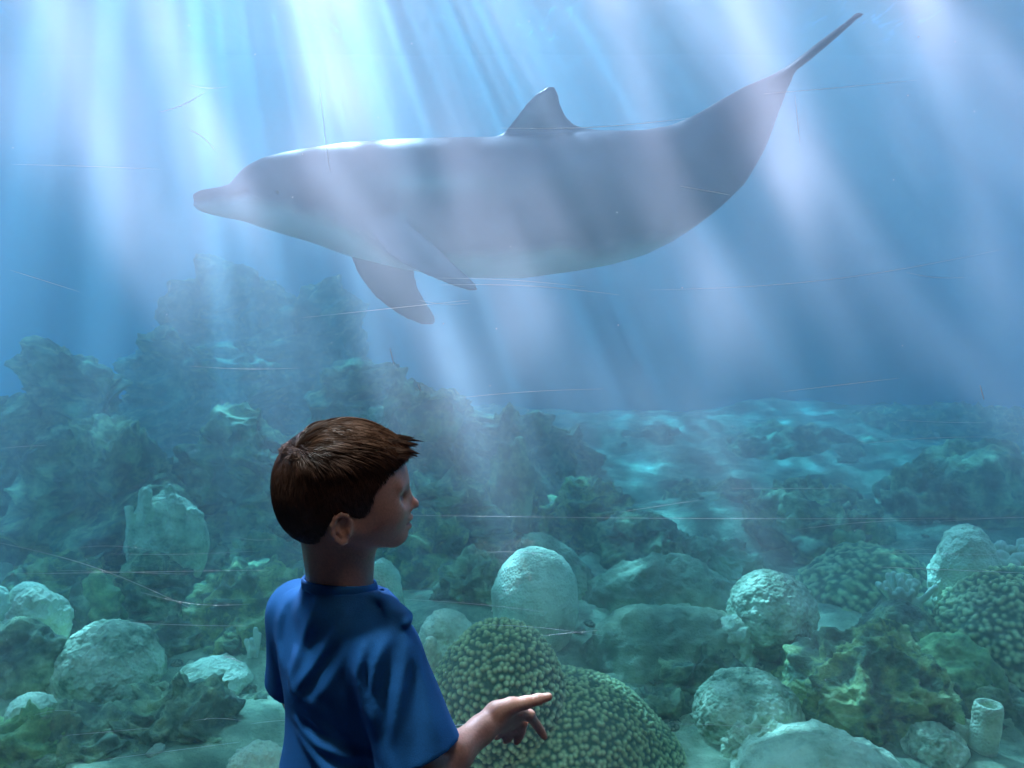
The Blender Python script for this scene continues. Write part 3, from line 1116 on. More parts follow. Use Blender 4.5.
def onto(p):
    dv = p - E_C
    dv /= np.linalg.norm(dv, axis=1)[:, None]
    base = E_C + dv * scalp_r(dv)[:, None]
    t1 = np.cross(dv, np.array([.31, .87, .38]))
    t1 /= np.linalg.norm(t1, axis=1)[:, None]
    t2 = np.cross(dv, t1)
    out_ = []
    for tv in (t1, t2):
        q = dv + tv * .03
        q /= np.linalg.norm(q, axis=1)[:, None]
        out_.append(E_C + q * scalp_r(q)[:, None] - base)
    nn = np.cross(out_[0], out_[1])
    nn /= np.linalg.norm(nn, axis=1)[:, None]
    nn *= np.sign(np.sum(nn * dv, 1))[:, None]
    return base, nn


q = rng.normal(size=(N * 3, 3))
q /= np.linalg.norm(q, axis=1)[:, None]
P0 = E_C + q * scalp_r(q)[:, None]
keep = P0[:, 2] > np.interp(P0[:, 0], HL[:, 0], HL[:, 1]) + .004
P0 = P0[keep][:N]
N = len(P0)
topness = smooth01((P0[:, 2] - .040) / .034) * smooth01((P0[:, 0] + .080) / .03)
front = smooth01((P0[:, 0] - .02) / .05)
length = .022 + .032 * topness + .010 * front * topness
nape = smooth01((-.01 - P0[:, 2]) / .03)
side = smooth01((np.abs(P0[:, 1]) - .05) / .02) * smooth01((.02 - P0[:, 2]) / .03)
length = length * (1 - .55 * nape) * rng.uniform(.75, 1.12, N)
room_below = np.maximum(P0[:, 2] - np.interp(P0[:, 0], HL[:, 0], HL[:, 1]), 0) + .005
length = length * (1 - .55 * front)
length = np.where(topness < .3, np.minimum(length, room_below + .004), length)
K = 9
pts = np.zeros((N, K, 3))
cur = P0.copy()
# hair falls in clumps: neighbours share a direction and a lift
cid = np.floor(P0 / .0085 + 2.0 * fbm(P0 * 60, 1, 80)[:, None]).astype(np.int64)
h1 = hash3(cid[:, 0], cid[:, 1], cid[:, 2], 5) - .5
h2 = hash3(cid[:, 0], cid[:, 1], cid[:, 2], 6) - .5
h3 = hash3(cid[:, 0], cid[:, 1], cid[:, 2], 7) - .5
big = np.stack([fbm(P0 * 38, 2, 60), fbm(P0 * 38, 2, 61), fbm(P0 * 38, 2, 62)], 1)
clump = big * .42 + np.stack([h1, h2, h3], 1) * .55
clift = (hash3(cid[:, 0], cid[:, 1], cid[:, 2], 8)) * .8 + .6
fine = rng.normal(size=(N, 3)) * .08
for k in range(K):
    t = k / (K - 1)
    base, nn = onto(cur)
    lift = .0008 + (.0016 + .0072 * topness) * clift * math.sin(min(t * 1.2, 1) * PI * .62) ** .8 + .0030 * topness * front * t + rng.uniform(0, .0004, N)
    pts[:, k] = base + nn * lift[:, None]
    rad_ = cur - WH
    dist_ = np.linalg.norm(rad_, axis=1)
    rad_ /= np.maximum(dist_, 1e-5)[:, None]
    fwd = np.array([1.0, -.18, .05])
    down = np.array([.02, 0, -1.0])
    dirv = rad_ * .7 + fwd * (1.2 * topness)[:, None] + down * (1.5 * (1 - topness))[:, None]
    swirl = np.cross(nn, rad_)
    nearw = np.exp(-dist_ ** 2 / .020 ** 2)
    dirv += swirl * (1.3 * nearw)[:, None] + clump + fine
    dirv -= nn * np.sum(dirv * nn, 1)[:, None]
    dirv /= np.maximum(np.linalg.norm(dirv, axis=1), 1e-5)[:, None]
    cur = cur + dirv * (length / (K - 1))[:, None]
r_root = rng.uniform(.0005, .0009, N)


def locks(name, pts, r_root, mat, parent, tone=None):
    N, K = pts.shape[:2]
    Pw = HO + pts @ np.array([hf, ht, hu])
    tg = np.gradient(Pw, axis=1)
    tg /= np.maximum(np.linalg.norm(tg, axis=2), 1e-7)[..., None]
    ref = np.array([.3, -.9, .3])
    a1 = np.cross(tg, ref)
    a1 /= np.maximum(np.linalg.norm(a1, axis=2), 1e-7)[..., None]
    a2 = np.cross(tg, a1)
    rr = r_root[:, None] * np.interp(np.linspace(0, 1, K), [0, .25, .7, 1], [.7, 1, .8, .12])[None, :]
    ring = []
    for j in range(3):
        c, s = math.cos(j * 2 * PI / 3), math.sin(j * 2 * PI / 3)
        ring.append(Pw + (a1 * c + a2 * s) * rr[..., None])
    V = np.stack(ring, 2).reshape(-1, 3)
    idx = np.arange(N * K * 3).reshape(N, K, 3)
    idx = np.concatenate([idx, idx[:, :, :1]], 2)
    f = np.stack([idx[:, :-1, :-1], idx[:, 1:, :-1], idx[:, 1:, 1:], idx[:, :-1, 1:]], -1).reshape(-1, 4)
    if tone is None:
        tone = rng.uniform(.1, .9, N)
    return mesh_obj(name, V, f, mat, parent, attr={'tone': np.repeat(tone, K * 3)})


ctone = np.clip(.15 + .75 * (clift - .6) / .8 * (.35 + .65 * topness) + rng.uniform(-.15, .15, N), 0, 1)  # locks on top coloured lighter, as warm light from above would show them
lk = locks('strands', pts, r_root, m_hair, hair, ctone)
# a few short tufts stand up round the whorl
pw = np.zeros((500, K, 3))
for i in range(500):
    j = i % 7
    a0 = -.3 + j * .35
    root = WH + np.array([-.004 + .004 * math.cos(a0 * 3), -.012 + .008 * j - .02, .004]) + rng.normal(size=3) * .0035
    dvec = root - E_C
    dvec = dvec / np.linalg.norm(dvec)
    root = E_C + dvec * scalp_r(dvec[None])[0]
    side_ = unit(np.array([-.75, -.1, .5]) + .35 * rng.normal(size=3) * .3)
    ln = .012 * (.7 + .3 * math.sin(j * 2.1)) * rng.uniform(.8, 1.1)
    for k in range(K):
        g = k / (K - 1)
        pw[i, k] = root + dvec * ln * .55 * math.sin(g * 1.9) + side_ * ln * g * .8 + np.array([0, 0, -.006 * g * g])
locks('crown_tuft', pw, rng.uniform(.0005, .0008, 500), m_hair, hair, rng.uniform(.3, .8, 500))
# fringe: tufts that leave the brow and jut forward
NF = 2600
NT = 22
tuft = rng.integers(0, NT, NF)
tt_ = rng.uniform(-.058, .050, NT)
tz_ = rng.uniform(.044, .074, NT)
tl_ = rng.uniform(.75, 1.15, NT)
tcurl = rng.uniform(-.006, .010, NT)
pf = np.zeros((NF, K, 3))
for i in range(NF):
    j = tuft[i]
    off = rng.normal(size=2) * .0036
    t0, z0 = tt_[j] + off[0], tz_[j] + off[1]
    xr = E_C[0] + E_R[0] * math.sqrt(max(.02, 1 - ((z0 - E_C[2]) / E_R[2]) ** 2 - (t0 / E_R[1]) ** 2))
    ln = .053 * tl_[j] * rng.uniform(.8, 1.03) * (1.0 if tz_[j] > .052 else .85)
    for k in range(K):
        g = k / (K - 1)
        x = xr - .014 + ln * g
        y = t0 * (1 - .12 * g) - off[0] * .7 * g
        z = z0 - off[1] * .7 * g + .003 + .007 * math.sin(g * PI * .7) - .26 * ln * g ** 1.3 + tcurl[j] * g ** 3
        pf[i, k] = (x, y, z)
locks('fringe', pf, rng.uniform(.0005, .0009, NF), m_hair, hair)
# eyebrows
NBW = 240
pb = np.zeros((NBW, 4, 3))
for i in range(NBW):
    sg = -1 if i % 2 else 1
    g = rng.uniform()
    base = np.array([.0825 - .012 * g ** 1.5, sg * (.014 + .030 * g), .010 + .003 * math.sin(g * PI) + rng.normal() * .0012])
    for k in range(4):
        pb[i, k] = base + np.array([.0012 * (1 - k / 3) + .0005, sg * .002 * k, .0006 * k])
locks('eyebrow', pb[::2], np.full(NBW // 2, .0004), m_hair, boy)
locks('eyebrow', pb[1::2], np.full(NBW // 2, .0004), m_hair, boy)

# ------------------------------------------------------------------ reef
import bmesh
ICO = {}


def ico(n):
    if n not in ICO:
        bm = bmesh.new()
        bmesh.ops.create_icosphere(bm, subdivisions=n, radius=1)
        v = np.array([p.co[:] for p in bm.verts])
        f = np.array([[q.index for q in a.verts] for a in bm.faces])
        bm.free()
        ICO[n] = (v, f)
    return ICO[n]


def worley(p, seed=0):
    i = np.floor(p).astype(np.int64)
    f1 = np.full(len(p), 9.0)
    for dx in (-1, 0, 1):
        for dy in (-1, 0, 1):
            for dz in (-1, 0, 1):
                c = i + np.array([dx, dy, dz])
                q = np.stack([c[:, a] + .15 + .7 * hash3(c[:, 0], c[:, 1], c[:, 2], seed + a) for a in range(3)], 1)
                f1 = np.minimum(f1, np.sum((q - p) ** 2, 1))
    return np.sqrt(f1)


def mound(name, px0, px1, ptop, pbase, Y, mat, label, cat, seed, deep=1.0, crag=.10, lump=.08, knob=0, knob_size=.03, n=5,
          lean=0.0, sq=1.0, group=None, overhang=0.0, parent=None, low=1.0, fine=.03):
    """a rounded or craggy mass standing on the bottom, fitted by its left, right, top and foot in the photo"""
    a, b = W(px0, pbase, Y), W(px1, pbase, Y)
    zt, zb = W((px0 + px1) / 2, ptop, Y)[2], W((px0 + px1) / 2, pbase, Y)[2]
    zb = min(zb, float(ground_z(0, np.array(Y))) + .02) if parent is None else zb
    rx = (b[0] - a[0]) / 2
    hgt = zt - zb
    c = np.array([(a[0] + b[0]) / 2, Y, zb + hgt * (.30 if low == 1.0 else low)])
    rz = zt - c[2]
    r = np.array([rx, rx * deep, rz])
    v, f = ico(n)
    v = v.copy()
    if sq != 1.0:
        v = np.sign(v) * np.abs(v) ** sq
    p = v * r
    size = (rx * rz) ** .5
    q = p / size + seed * 7.7
    nrm = v / r
    nrm /= np.linalg.norm(nrm, axis=1)[:, None]
    tip = np.ones(len(p))
    d = lump * size * fbm(q * 1.3, 2, seed)
    if crag:
        d = d + crag * size * (fbm(q * 2.4, 5, seed + 3, ridged=True, gain=.55) - .3)
    if fine:
        d = d + fine * size * fbm(q * 9, 3, seed + 9)
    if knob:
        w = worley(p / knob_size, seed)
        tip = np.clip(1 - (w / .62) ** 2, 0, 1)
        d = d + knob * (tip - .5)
    p = p + nrm * d[:, None]
    if overhang:
        s3 = np.stack([fbm(q * 2.0, 3, seed + 20 + i) for i in range(3)], 1)
        p = p + s3 * overhang * size * np.array([1, 1, .5])
    p[:, 0] += lean * (p[:, 2] + rz * .4)
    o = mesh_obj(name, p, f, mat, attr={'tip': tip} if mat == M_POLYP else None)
    o.location = c.tolist()
    if parent is not None:
        o.parent = parent
        o.matrix_parent_inverse = parent.matrix_basis.inverted()
    else:
        tag(o, label, cat, group)
    return o


def branches(name, cx, cy, Y, spread, n, hgt, r, mat, label, cat, seed, res=.008, fan=1.0, knobs=False, parent=None):
    """stubby fingers growing out of one foot, one continuous surface"""
    rg = np.random.default_rng(seed)
    c = W(cx, cy, Y)
    m = max(spread, hgt) * 1.2 + r * 2
    G = Field(np.arange(-spread - hgt * .6 - r * 3, spread + hgt * .6 + r * 3, res), np.arange(-spread - hgt * .6 - r * 3, spread + hgt * .6 + r * 3, res), np.arange(-hgt * .5, hgt * 1.35 + r * 2, res))
    G.ell((0, 0, -hgt * .05), (spread * .75, spread * .6, hgt * .40), None, 0)
    for i in range(n):
        a, q = rg.uniform(0, 2 * PI), rg.uniform(0, 1) ** .5
        b0 = np.array([math.cos(a) * q * spread * .6, math.sin(a) * q * spread * .5, hgt * .1])
        tip = np.array([math.cos(a) * q * spread * (1 + .3 * fan), math.sin(a) * q * spread, hgt * (.72 + .4 * rg.uniform() - .35 * q * q)])
        mid = (b0 + tip) / 2 + rg.normal(size=3) * r * .5
        G.chain([b0, mid, tip], [r * 1.1, r, r * (1.1 if not knobs else 1.5)], r * .5)
        if knobs:
            for _ in range(2):
                t2 = mid + unit(rg.normal(size=3) + np.array([0, 0, .8])) * r * 3
                G.chain([mid, t2], [r * .9, r * 1.3], r * .5)
    V, F_ = G.mesh()
    V = V + fbm(V * 40, 2, seed)[:, None] * r * .12
    o = mesh_obj(name, V, F_, mat)
    o.location = c.tolist()
    if parent is not None:
        o.parent = parent
        o.matrix_parent_inverse = parent.matrix_basis.inverted()
    else:
        tag(o, label, cat)
    return o


# --- foreground, behind the boy's hand
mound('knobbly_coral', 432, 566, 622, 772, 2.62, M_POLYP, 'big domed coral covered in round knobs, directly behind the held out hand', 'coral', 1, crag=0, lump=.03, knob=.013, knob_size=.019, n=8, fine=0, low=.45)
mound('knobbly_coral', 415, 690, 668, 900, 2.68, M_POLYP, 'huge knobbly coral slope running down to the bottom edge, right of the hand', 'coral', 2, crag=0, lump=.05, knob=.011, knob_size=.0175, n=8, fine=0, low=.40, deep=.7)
mound('dome_coral', 492, 578, 547, 655, 3.45, M_PALE, 'smooth pale grey domed coral standing above and behind the knobbly coral', 'coral', 3, crag=0, lump=.04, n=6, fine=.015, low=.5)
mound('boulder_coral', 410, 482, 612, 668, 2.95, M_PALE, 'lumpy pale coral between the blue sleeve and the knobbly coral', 'coral', 4, crag=.05, lump=.10, n=6)
mound('boulder_coral', 415, 446, 638, 672, 2.72, M_PALE, 'small round coral tucked beside the blue sleeve', 'coral', 5, crag=.02, lump=.05, n=5)
mound('dome_coral', 360, 404, 558, 612, 3.5, M_PALE, 'small pale dome coral just right of the boy neck', 'coral', 6, crag=.03, lump=.06, n=5)
# --- right foreground
mound('brain_coral', 728, 814, 573, 668, 3.35, M_MAZE, 'round brain coral head with a ragged dead patch, alone on the sand', 'coral', 7, crag=.03, lump=.06, n=6, low=.55)
mound('ragged_rock', 715, 752, 618, 664, 3.25, M_PALE, 'small broken pale rock leaning at the left foot of the round brain coral', 'rock', 8, crag=.14, lump=.1, n=5, overhang=.1)
mound('brain_coral', 692, 800, 680, 752, 2.85, M_MAZE, 'oval brain coral with bright pebbled top in the lower right foreground', 'coral', 9, crag=.03, lump=.10, knob=.005, knob_size=.018, n=6, low=.45)
mound('lettuce_coral', 728, 792, 724, 760, 2.66, M_PALE, 'crinkled pale coral crust at the front foot of the oval brain coral', 'coral', 10, crag=.18, lump=.1, n=6, fine=.06)
mound('mossy_boulder', 786, 948, 634, 770, 2.95, M_MOSS, 'large craggy boulder with yellow green algae in the lower right', 'rock', 11, crag=.13, lump=.12, n=7, low=.35, overhang=.10)
mound('mossy_boulder', 892, 1000, 640, 742, 3.05, M_GREEN, 'dark green rounded boulder leaning on the right side of the craggy boulder', 'rock', 12, crag=.07, lump=.12, n=6)
mound('boulder_coral', 728, 915, 740, 830, 2.45, M_PALE, 'low pale domed coral cut off by the bottom edge at lower right', 'coral', 13, crag=.03, lump=.05, n=6, knob=.004, knob_size=.016)
mound('boulder_coral', 905, 962, 726, 768, 2.62, M_MAZE, 'small bluish round coral left of the upright tube sponge', 'coral', 14, crag=.08, lump=.1, n=5)
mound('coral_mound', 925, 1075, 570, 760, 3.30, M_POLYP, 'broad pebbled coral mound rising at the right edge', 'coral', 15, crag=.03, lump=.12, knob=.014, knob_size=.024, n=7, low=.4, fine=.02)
mound('boulder_coral', 934, 1000, 527, 574, 3.62, M_PALE, 'smooth egg shaped coral sitting on top of the right edge mound', 'coral', 16, crag=.02, lump=.08, n=6, low=.5)
branches('knob_coral', 1012, 572, 3.6, .10, 14, .13, .016, M_BRANCH, 'cluster of small knobs right of the egg shaped coral at the frame edge', 'coral', 17, knobs=True)
branches('finger_coral', 905, 604, 3.55, .105, 34, .125, .012, M_BRANCH, 'pale stubby finger coral cluster in front of the textured flat mound', 'coral', 18, res=.006)
mound('coral_mound', 858, 945, 606, 668, 3.35, M_ROCK, 'low speckled mound below the stubby finger coral cluster', 'coral', 19, crag=.06, lump=.1, n=6)
mound('plate_coral', 795, 950, 548, 625, 4.2, M_POLYP, 'wide flat textured green coral plate behind the finger coral', 'coral', 20, crag=.03, lump=.10, knob=.010, knob_size=.032, n=6, low=.1)
mound('rock_ledge', 745, 872, 490, 560, 5.0, M_ROCK, 'dark cave like rock at the far middle right', 'rock', 21, crag=.16, lump=.12, n=6, overhang=.12)
branches('knob_coral', 845, 552, 4.7, .14, 10, .12, .035, M_GREEN, 'rounded green knobs growing in front of the dark cave like rock', 'coral', 22, knobs=True, res=.014)
mound('rock_ledge', 640, 770, 486, 545, 5.6, M_ROCK, 'low dark rock shelf left of the cave like rock', 'rock', 23, crag=.14, lump=.12, n=6, deep=.6)
mound('rock_ledge', 868, 1060, 455, 560, 5.4, M_ROCK, 'dark broad rock bank at the far right edge', 'rock', 24, crag=.12, lump=.14, n=6, deep=.7)
mound('rock_ledge', 690, 905, 434, 492, 7.2, M_ROCK, 'long low rock ridge far back across the right half', 'rock', 25, crag=.10, lump=.12, n=6, deep=.5)
mound('rock_ledge', 575, 735, 560, 640, 3.9, M_SAND, 'curved sandy ledge right of the pale dome', 'rock', 26, crag=.06, lump=.14, n=6, low=.1, deep=.6)
mound('rock_ledge', 570, 760, 612, 690, 3.35, M_SAND, 'smooth sunlit sand covered slab in the middle of the bottom', 'rock', 27, crag=.03, lump=.14, n=6, low=.05, deep=.7)
mound('rock_ledge', 548, 610, 536, 606, 3.95, M_SAND, 'slanting slab of rock leaning right of the pale dome', 'rock', 28, crag=.05, lump=.1, n=6, lean=-.6, deep=.7)


def sponge(cx, cyt, cyb, wpx, Y, label, lean, seed):
    a, b = W(cx, cyb, Y), W(cx + lean, cyt, Y)
    r = wpx / FPX * Y / 2
    n, k = 26, 30
    th = np.linspace(0, 2 * PI, k, endpoint=False)
    prof = [(t, r * (.78 + .28 * math.sin(t * 2.2) + .03 * math.sin(t * 23))) for t in np.linspace(0, 1, n)]
    prof += [(1.0, r * .74), (.93, r * .6), (.75, r * .5), (.5, r * .3), (.5, .0005)]
    P = []
    for t in th:
        for h_, rr in prof:
            c = a + (b - a) * h_
            P.append((c[0] + math.cos(t) * rr * (1 + .05 * math.sin(5 * t)), c[1] + math.sin(t) * rr, c[2]))
    P = np.array(P)
    o = mesh_obj('tube_sponge', P, grid_faces(k, len(prof), True), M_PALE)
    recenter(o, a)
    tag(o, label, 'sponge')


sponge(981, 704, 768, 27, 2.62, 'tall upright pale tube sponge at the lower right corner', 8, 1)
sponge(962, 722, 758, 20, 2.68, 'short stubby tube sponge just left of the tall one', 2, 2)

# --- left foreground
mound('brain_coral', 58, 162, 624, 728, 3.10, M_MAZE, 'large round brain coral with green patches on the lower left', 'coral', 31, crag=.03, lump=.06, n=6, low=.5)
mound('boulder_coral', 10, 68, 592, 640, 3.25, M_PALE, 'bright pale rounded coral left of the large brain coral', 'coral', 32, crag=.06, lump=.1, n=6, low=.5)
mound('boulder_coral', 6, 52, 583, 625, 3.55, M_PALE, 'pale green dome coral half hidden behind the bright pale one', 'coral', 33, crag=.03, lump=.08, n=5, low=.5)
mound('boulder_coral', -22, 12, 586, 626, 3.45, M_PALE, 'pale coral cut off by the left edge', 'coral', 34, crag=.03, lump=.08, n=5, low=.5)
mound('rock_slab', -60, 62, 628, 720, 3.05, M_ROCK, 'slanting rock slab at the left edge below the pale corals', 'rock', 35, crag=.08, lump=.14, n=6, lean=.3, deep=.5)
mound('boulder_coral', 9, 56, 695, 734, 2.75, M_PALE, 'small bright oval coral at the lower left, on the weedy rock', 'coral', 36, crag=.05, lump=.06, n=5, low=.5)
mound('weedy_rock', -30, 88, 722, 800, 2.62, M_GREEN, 'green weed covered rock in the bottom left corner', 'rock', 37, crag=.16, lump=.14, n=6, overhang=.12, fine=.06)
mound('plate_coral', 172, 252, 664, 704, 3.15, M_PALE, 'flat pale coral plate midway between brain coral and boy', 'coral', 38, crag=.03, lump=.12, n=6, low=.5)
mound('boulder_coral', 156, 212, 711, 748, 2.85, M_PALE, 'small lumpy pale coral below the flat coral plate', 'coral', 39, crag=.10, lump=.14, n=5, low=.5)
mound('boulder_coral', 225, 300, 748, 800, 2.45, M_PALE, 'pale coral at the bottom edge just left of the boy', 'coral', 40, crag=.06, lump=.1, n=6)
mound('mossy_boulder', 150, 310, 700, 790, 3.0, M_ROCK, 'dark low rock under the pale coral plate', 'rock', 41, crag=.12, lump=.12, n=6, deep=.6)
mound('mossy_boulder', 185, 330, 572, 668, 3.75, M_MOSS, 'mossy green ridged boulder left of the boy shoulder', 'rock', 42, crag=.12, lump=.10, n=6, overhang=.1)
branches('stalked_coral', 104, 632, 3.6, .07, 9, .28, .024, M_GREEN, 'upright green stalked coral behind the large brain coral', 'coral', 43, knobs=True, res=.010, fan=.4)
branches('stalked_coral', 76, 634, 3.55, .05, 5, .20, .022, M_ROCK, 'dark flat topped coral stalk left of the green stalked coral', 'coral', 44, knobs=True, res=.010, fan=.4)
branches('fan_coral', 256, 670, 3.3, .045, 9, .16, .010, M_BRANCH, 'narrow drooping branched coral by the left sleeve', 'coral', 45, res=.006, fan=.2)


def pillars(cx, cyt, cyb, wpx, Y, n, mat, label, seed, name='lobed_coral'):
    """upright lobes standing side by side, one surface"""
    rg = np.random.default_rng(seed)
    sc_ = Y / FPX
    w, hgt = wpx * sc_, (cyb - cyt) * sc_
    res = max(.010, w / 75)
    G = Field(np.arange(-w * .62, w * .62, res), np.arange(-w * .4, w * .4, res), np.arange(-hgt * .25, hgt * 1.12, res))
    for i in range(n):
        g = (i + .5) / n * 2 - 1
        x = g * w * .44
        y = rg.uniform(-.2, .12) * w
        t = hgt * (1 - .38 * g * g) * rg.uniform(.82, 1.0)
        r = w / n * .62 * rg.uniform(.85, 1.15)
        G.chain([(x * .75, y, -hgt * .15), (x * .95, y, t * .5), (x, y, t - r)], [r * 1.1, r, r * 1.05], r * .35)
    G.ell((0, .06 * w, hgt * .30), (w * .47, w * .30, hgt * .52), None, r * .8)
    V, F_ = G.mesh()
    V = V + (fbm(V / w * 9, 3, seed) * w * .012)[:, None]
    o = mesh_obj(name, V, F_, mat)
    o.location = W(cx, cyb, Y).tolist()
    tag(o, label, 'coral')


pillars(166, 474, 575, 90, 4.1, 12, M_MAZE, 'broad ribbed pillar coral on the left reef, left of the boy head', 51)
pillars(512, 428, 512, 46, 4.7, 5, M_ROCK, 'group of rounded upright pillars in the reef right of the boy face', 52)
pillars(430, 394, 432, 70, 5.5, 8, M_ROCK, 'row of short upright pillars on the far reef crest above the boy forehead', 53)

# --- the tall reef behind, left to centre
RE = [
    ('reef_rock', 150, 318, 282, 560, 8.8, 'tall hazy reef tower on the far left, under the dolphin snout', 1.1, .15, 7),
    ('reef_rock', 262, 378, 300, 560, 8.3, 'hazy reef tower right of the tallest one, under the flippers', 1.0, .15, 7),
    ('reef_rock', 120, 260, 336, 580, 7.2, 'craggy reef bank in front of the hazy towers', .9, .17, 7),
    ('reef_rock', 300, 418, 358, 560, 6.1, 'rounded reef shoulder above the boy head', .9, .12, 7),
    ('reef_rock', 30, 132, 352, 600, 5.6, 'dark steep reef rock near the left edge', .9, .17, 7),
    ('reef_rock', -60, 62, 405, 610, 5.2, 'pale crusted reef rock cut off by the left edge', .9, .15, 7),
    ('reef_rock', 20, 190, 440, 620, 4.6, 'broad dark reef bank behind the green stalked coral', .8, .17, 7),
    ('reef_rock', 180, 330, 420, 610, 4.9, 'craggy reef rock behind the boy head', .8, .15, 7),
    ('reef_rock', 340, 475, 398, 580, 5.7, 'crested reef rock above and right of the boy face', .8, .14, 7),
    ('reef_rock', 370, 500, 480, 625, 4.5, 'dark reef slope right of the boy face', .8, .14, 7),
    ('reef_rock', 462, 560, 412, 560, 5.9, 'reef rock with pale top behind the upright pillars', .8, .14, 7),
    ('reef_rock', 530, 600, 424, 560, 6.2, 'hazy reef block right of the upright pillars', .8, .14, 6),
]
for i, (nm, a, b, c, d, Y, lab, dp, cr, n) in enumerate(RE):
    mound(nm, a, b, c, d, Y, M_ROCK, lab, 'rock', 60 + i, deep=dp * .55, crag=cr, lump=.16, n=n, overhang=.20, fine=.045, low=.35, sq=.9)
mound('mossy_reef_rock', 545, 628, 484, 590, 5.0, M_MOSS, 'reef rock with bright yellow green crust at the right end of the reef', 'rock', 80, crag=.18, lump=.14, n=7, overhang=.22, fine=.06)
mound('mossy_reef_rock', 470, 545, 486, 575, 4.9, M_MOSS, 'yellow green crusted rock at the foot of the upright pillars', 'rock', 81, crag=.18, lump=.14, n=7, overhang=.22, fine=.06)
mound('mossy_reef_rock', 395, 470, 520, 600, 4.3, M_MOSS, 'mossy rock level with the boy mouth', 'rock', 82, crag=.16, lump=.14, n=6, overhang=.2, fine=.06)
mound('mossy_reef_rock', 220, 300, 540, 610, 4.4, M_ROCK, 'dark weathered rock behind the boy neck', 'rock', 83, crag=.14, lump=.14, n=6, overhang=.2)

EX = [
    (120, 250, 690, 790, 2.85, M_ROCK, 'low dark rock under the small lumpy pale coral', 'rough_rock'),
    (20, 150, 716, 800, 2.7, M_ROCK, 'dark rough rock between the corner weed and the lumpy pale coral', 'rough_rock'),
    (140, 215, 628, 690, 3.45, M_ROCK, 'dark rock right behind the large round brain coral', 'rough_rock'),
    (205, 275, 640, 705, 3.35, M_MOSS, 'mossy low rock touching the left sleeve', 'rough_rock'),
    (0, 90, 640, 720, 3.3, M_ROCK, 'dark hollow rock left of the large round brain coral', 'rough_rock'),
    (120, 200, 560, 640, 3.95, M_ROCK, 'dark rock at the foot of the broad ribbed coral', 'rough_rock'),
    (20, 110, 560, 625, 4.0, M_MOSS, 'green tinged rock behind the pale corals at the left', 'rough_rock'),
    (600, 700, 700, 790, 2.95, M_ROCK, 'low rubble rock at the right foot of the knobbly slope', 'rough_rock'),
    (640, 740, 655, 720, 3.15, M_ROCK, 'flat dark rubble patch left of the oval brain coral', 'rough_rock'),
    (930, 1040, 690, 790, 2.9, M_ROCK, 'dark rock behind the tube sponges', 'rough_rock'),
    (590, 690, 520, 580, 4.6, M_ROCK, 'low dark rock right of the bright yellow green crusted rock', 'rough_rock'),
    (440, 520, 560, 625, 3.9, M_ROCK, 'dark rock left of the smooth pale dome', 'rough_rock'),
    (660, 760, 545, 590, 4.5, M_SAND, 'pale worn rock behind the sunlit slab', 'rough_rock'),
    (560, 700, 436, 476, 7.6, M_ROCK, 'faint low rock ridge far back left of centre', 'rough_rock'),
    (840, 1040, 418, 460, 8.2, M_ROCK, 'faint long rock ridge at the far right horizon', 'rough_rock'),
]
for i, (a, b, c, d, Y, m_, lab, nm) in enumerate(EX):
    mound(nm, a, b, c, d, Y, m_, lab, 'rock', 120 + i, deep=.7, crag=.15, lump=.14, n=6, overhang=.18, fine=.05, low=.3, sq=.9)

# small rubble scattered over the open bottom
rb = np.random.default_rng(5)
v0, f0 = ico(3)
protos = []
for k in range(4):
    p = v0 * np.array([1, .8, .55])
    p = p + (v0 * (.25 * fbm(v0 * 1.6 + k * 5, 3, 90 + k))[:, None])
    protos.append((p, k))
meshes = []
nr = 0
near_names = [(o_.name.split('.')[0].replace('_', ' '), o_['label'], np.array(o_.location)) for o_ in COL.objects if o_.get('category') in ('coral', 'rock', 'sponge') and o_.location.y < 5.3]
for i in range(64):
    px, py = rb.uniform(570, 1015), rb.uniform(490, 760)
    if i > 46:
        px, py = rb.uniform(0, 260), rb.uniform(640, 760)
    Y = depth_of(py)
    c = W(px, py, Y)
    c[2] = float(ground_full(np.array([c[0]]), np.array([c[1]]))[0]) + .004
    size = rb.uniform(.014, .042)
    if nr < 4:
        o = mesh_obj('loose_stone', protos[nr][0], f0, M_SAND if nr % 2 else M_PALE)
        meshes.append(o)
    else:
        o = meshes[i % 4].copy()
        COL.objects.link(o)
    o.location = c.tolist()
    o.scale = (size, size, size)
    o.rotation_euler = (0, 0, rb.uniform(0, 6.28))
    near = min(near_names, key=lambda q: np.linalg.norm(q[2] - c))
    shade = 'pale' if (nr if nr < 4 else i) % 2 == 0 else 'grey'
    words = near[1].split()[:7]
    while words[-1] in ('the', 'a', 'of', 'in', 'and', 'with', 'on', 'at', 'by', 'to', 'down', 'from', 'behind', 'running'):
        words.pop()
    tag(o, shade + ' loose stone beside the ' + ' '.join(words), 'stone', shade + ' loose stones by the ' + ' '.join(words[:5]))
    nr += 1
by_label = {}
for o_ in COL.objects:
    if o_.get('category') == 'stone':
        by_label.setdefault(o_['label'], []).append(o_)
ORD = ['leftmost', 'second from left', 'third from left', 'fourth from left', 'fifth from left', 'sixth from left']
for lab, os_ in by_label.items():
    if len(os_) > 1:
        os_.sort(key=lambda q: q.location.x / q.location.y)
        for k, o_ in enumerate(os_):
            w_ = 'rightmost' if k == len(os_) - 1 else ORD[min(k, 5)]
            o_['label'] = lab.replace('loose stone', 'loose stone, ' + w_ + ',', 1)

# ------------------------------------------------------------------ marks on the window: fine scratches and specks
m_scr = plain_mat('scratch', (0.75, 0.8, 0.85), 0.5)
rs = np.random.default_rng(12)


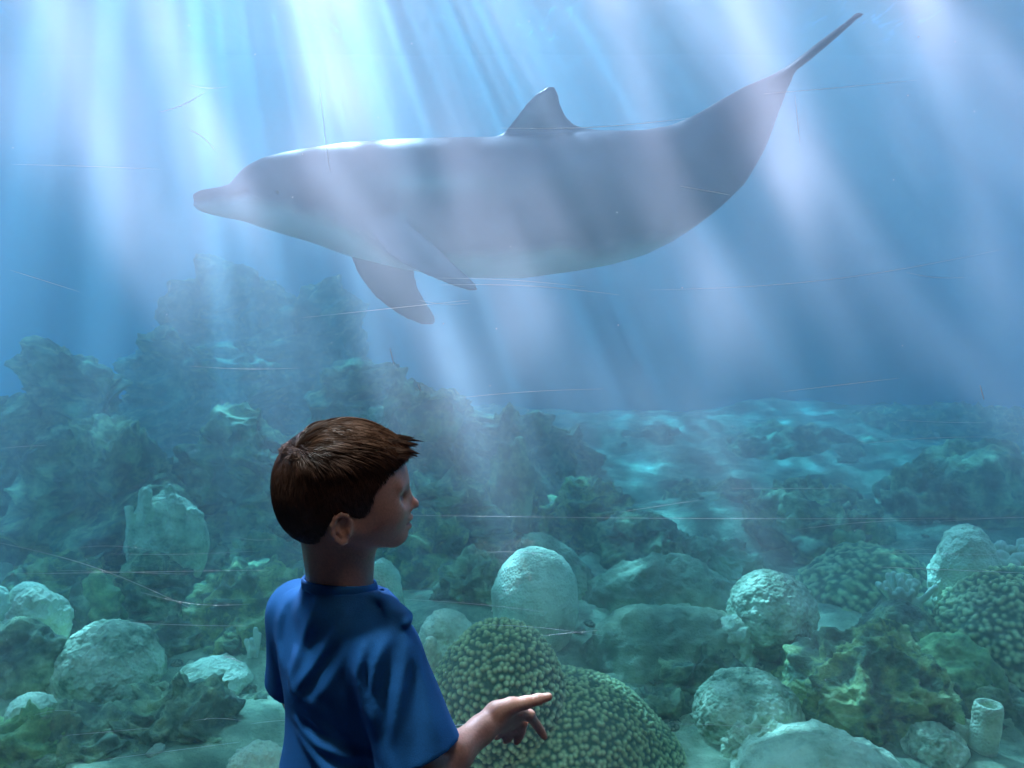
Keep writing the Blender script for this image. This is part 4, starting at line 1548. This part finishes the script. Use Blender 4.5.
def hair_line(pts, r):
    pts = np.asarray(pts, float)
    n = len(pts)
    tg = np.gradient(pts, axis=0)
    tg /= np.linalg.norm(tg, axis=1)[:, None]
    a1 = np.cross(tg, np.array([0, 1.0, 0]))
    rr = r * np.sin(np.linspace(.08, PI - .08, n)) ** .5
    a2 = np.tile(np.array([0, -1.0, 0]), (n, 1))
    V = np.concatenate([pts + a1 * rr[:, None], pts + a2 * rr[:, None] * .4, pts - a1 * rr[:, None]], 0)
    f = []
    for i in range(n - 1):
        f += [(i, i + 1, n + i + 1, n + i), (n + i, n + i + 1, 2 * n + i + 1, 2 * n + i), (2 * n + i, 2 * n + i + 1, i + 1, i)]
    return V, np.array(f)


GY = GLASS_Y - .0003


def scratch(p0, p1, bow, r):
    t = np.linspace(0, 1, 26)
    px = p0[0] + (p1[0] - p0[0]) * t
    py = p0[1] + (p1[1] - p0[1]) * t + bow * np.sin(t * PI)
    V, f = hair_line([W(a, b, GY) for a, b in zip(px, py)], r * 1.05)
    return mesh_obj('scratch', V, f, m_scr, window)


SCALE_R = 1.0


SCR = [((0, 543), (190, 608), -8, .0005), ((10, 574), (270, 570), 0, .0004), ((140, 592), (250, 604), 6, .0005), ((400, 515), (1000, 518), 2, .0004),
       ((880, 567), (1024, 573), 0, .0005), ((190, 366), (300, 368), 2, .0005), ((620, 512), (700, 500), 0, .0004), ((300, 318), (470, 300), 0, .0004),
       ((160, 112), (205, 92), 3, .0006), ((60, 736), (150, 728), 0, .0004), ((420, 728), (500, 722), 0, .0005), ((540, 636), (600, 630), 0, .0004),
       ((224, 656), (242, 662), 0, .0008), ((120, 622), (250, 626), 1, .0004), ((780, 392), (900, 378), 0, .0004), ((500, 128), (690, 118), 4, .0004),
       ((190, 130), (215, 150), -3, .0005), ((680, 186), (730, 195), 0, .0005), ((100, 760), (240, 742), 0, .0004), ((10, 270), (80, 292), 0, .0004),
       ((320, 90), (330, 172), 2, .0004), ((795, 95), (800, 145), 0, .0004), ((390, 348), (394, 365), 0, .0007), ((418, 384), (421, 392), 0, .0009),
       ((980, 385), (984, 400), 0, .0010), ((440, 285), (620, 295), -4, .0004), ((650, 290), (1000, 250), 10, .0003)]
for a_, b_, bow, r in SCR:
    scratch(a_, b_, bow, r)
for i in range(26):
    x, y = rs.uniform(0, 1000), rs.uniform(80, 760)
    ln = rs.uniform(30, 160)
    scratch((x, y), (x + ln, y + rs.uniform(-.12, .10) * ln), rs.uniform(-3, 3), .0003)
for i in range(70):
    x, y = rs.uniform(0, 1024), rs.uniform(20, 768)
    c = W(x, y, GY)
    v_, f_ = ico(1)
    mesh_obj('speck', c + v_ * np.array([1, .3, 1.2]) * rs.uniform(.0006, .0014), f_, m_scr, window)
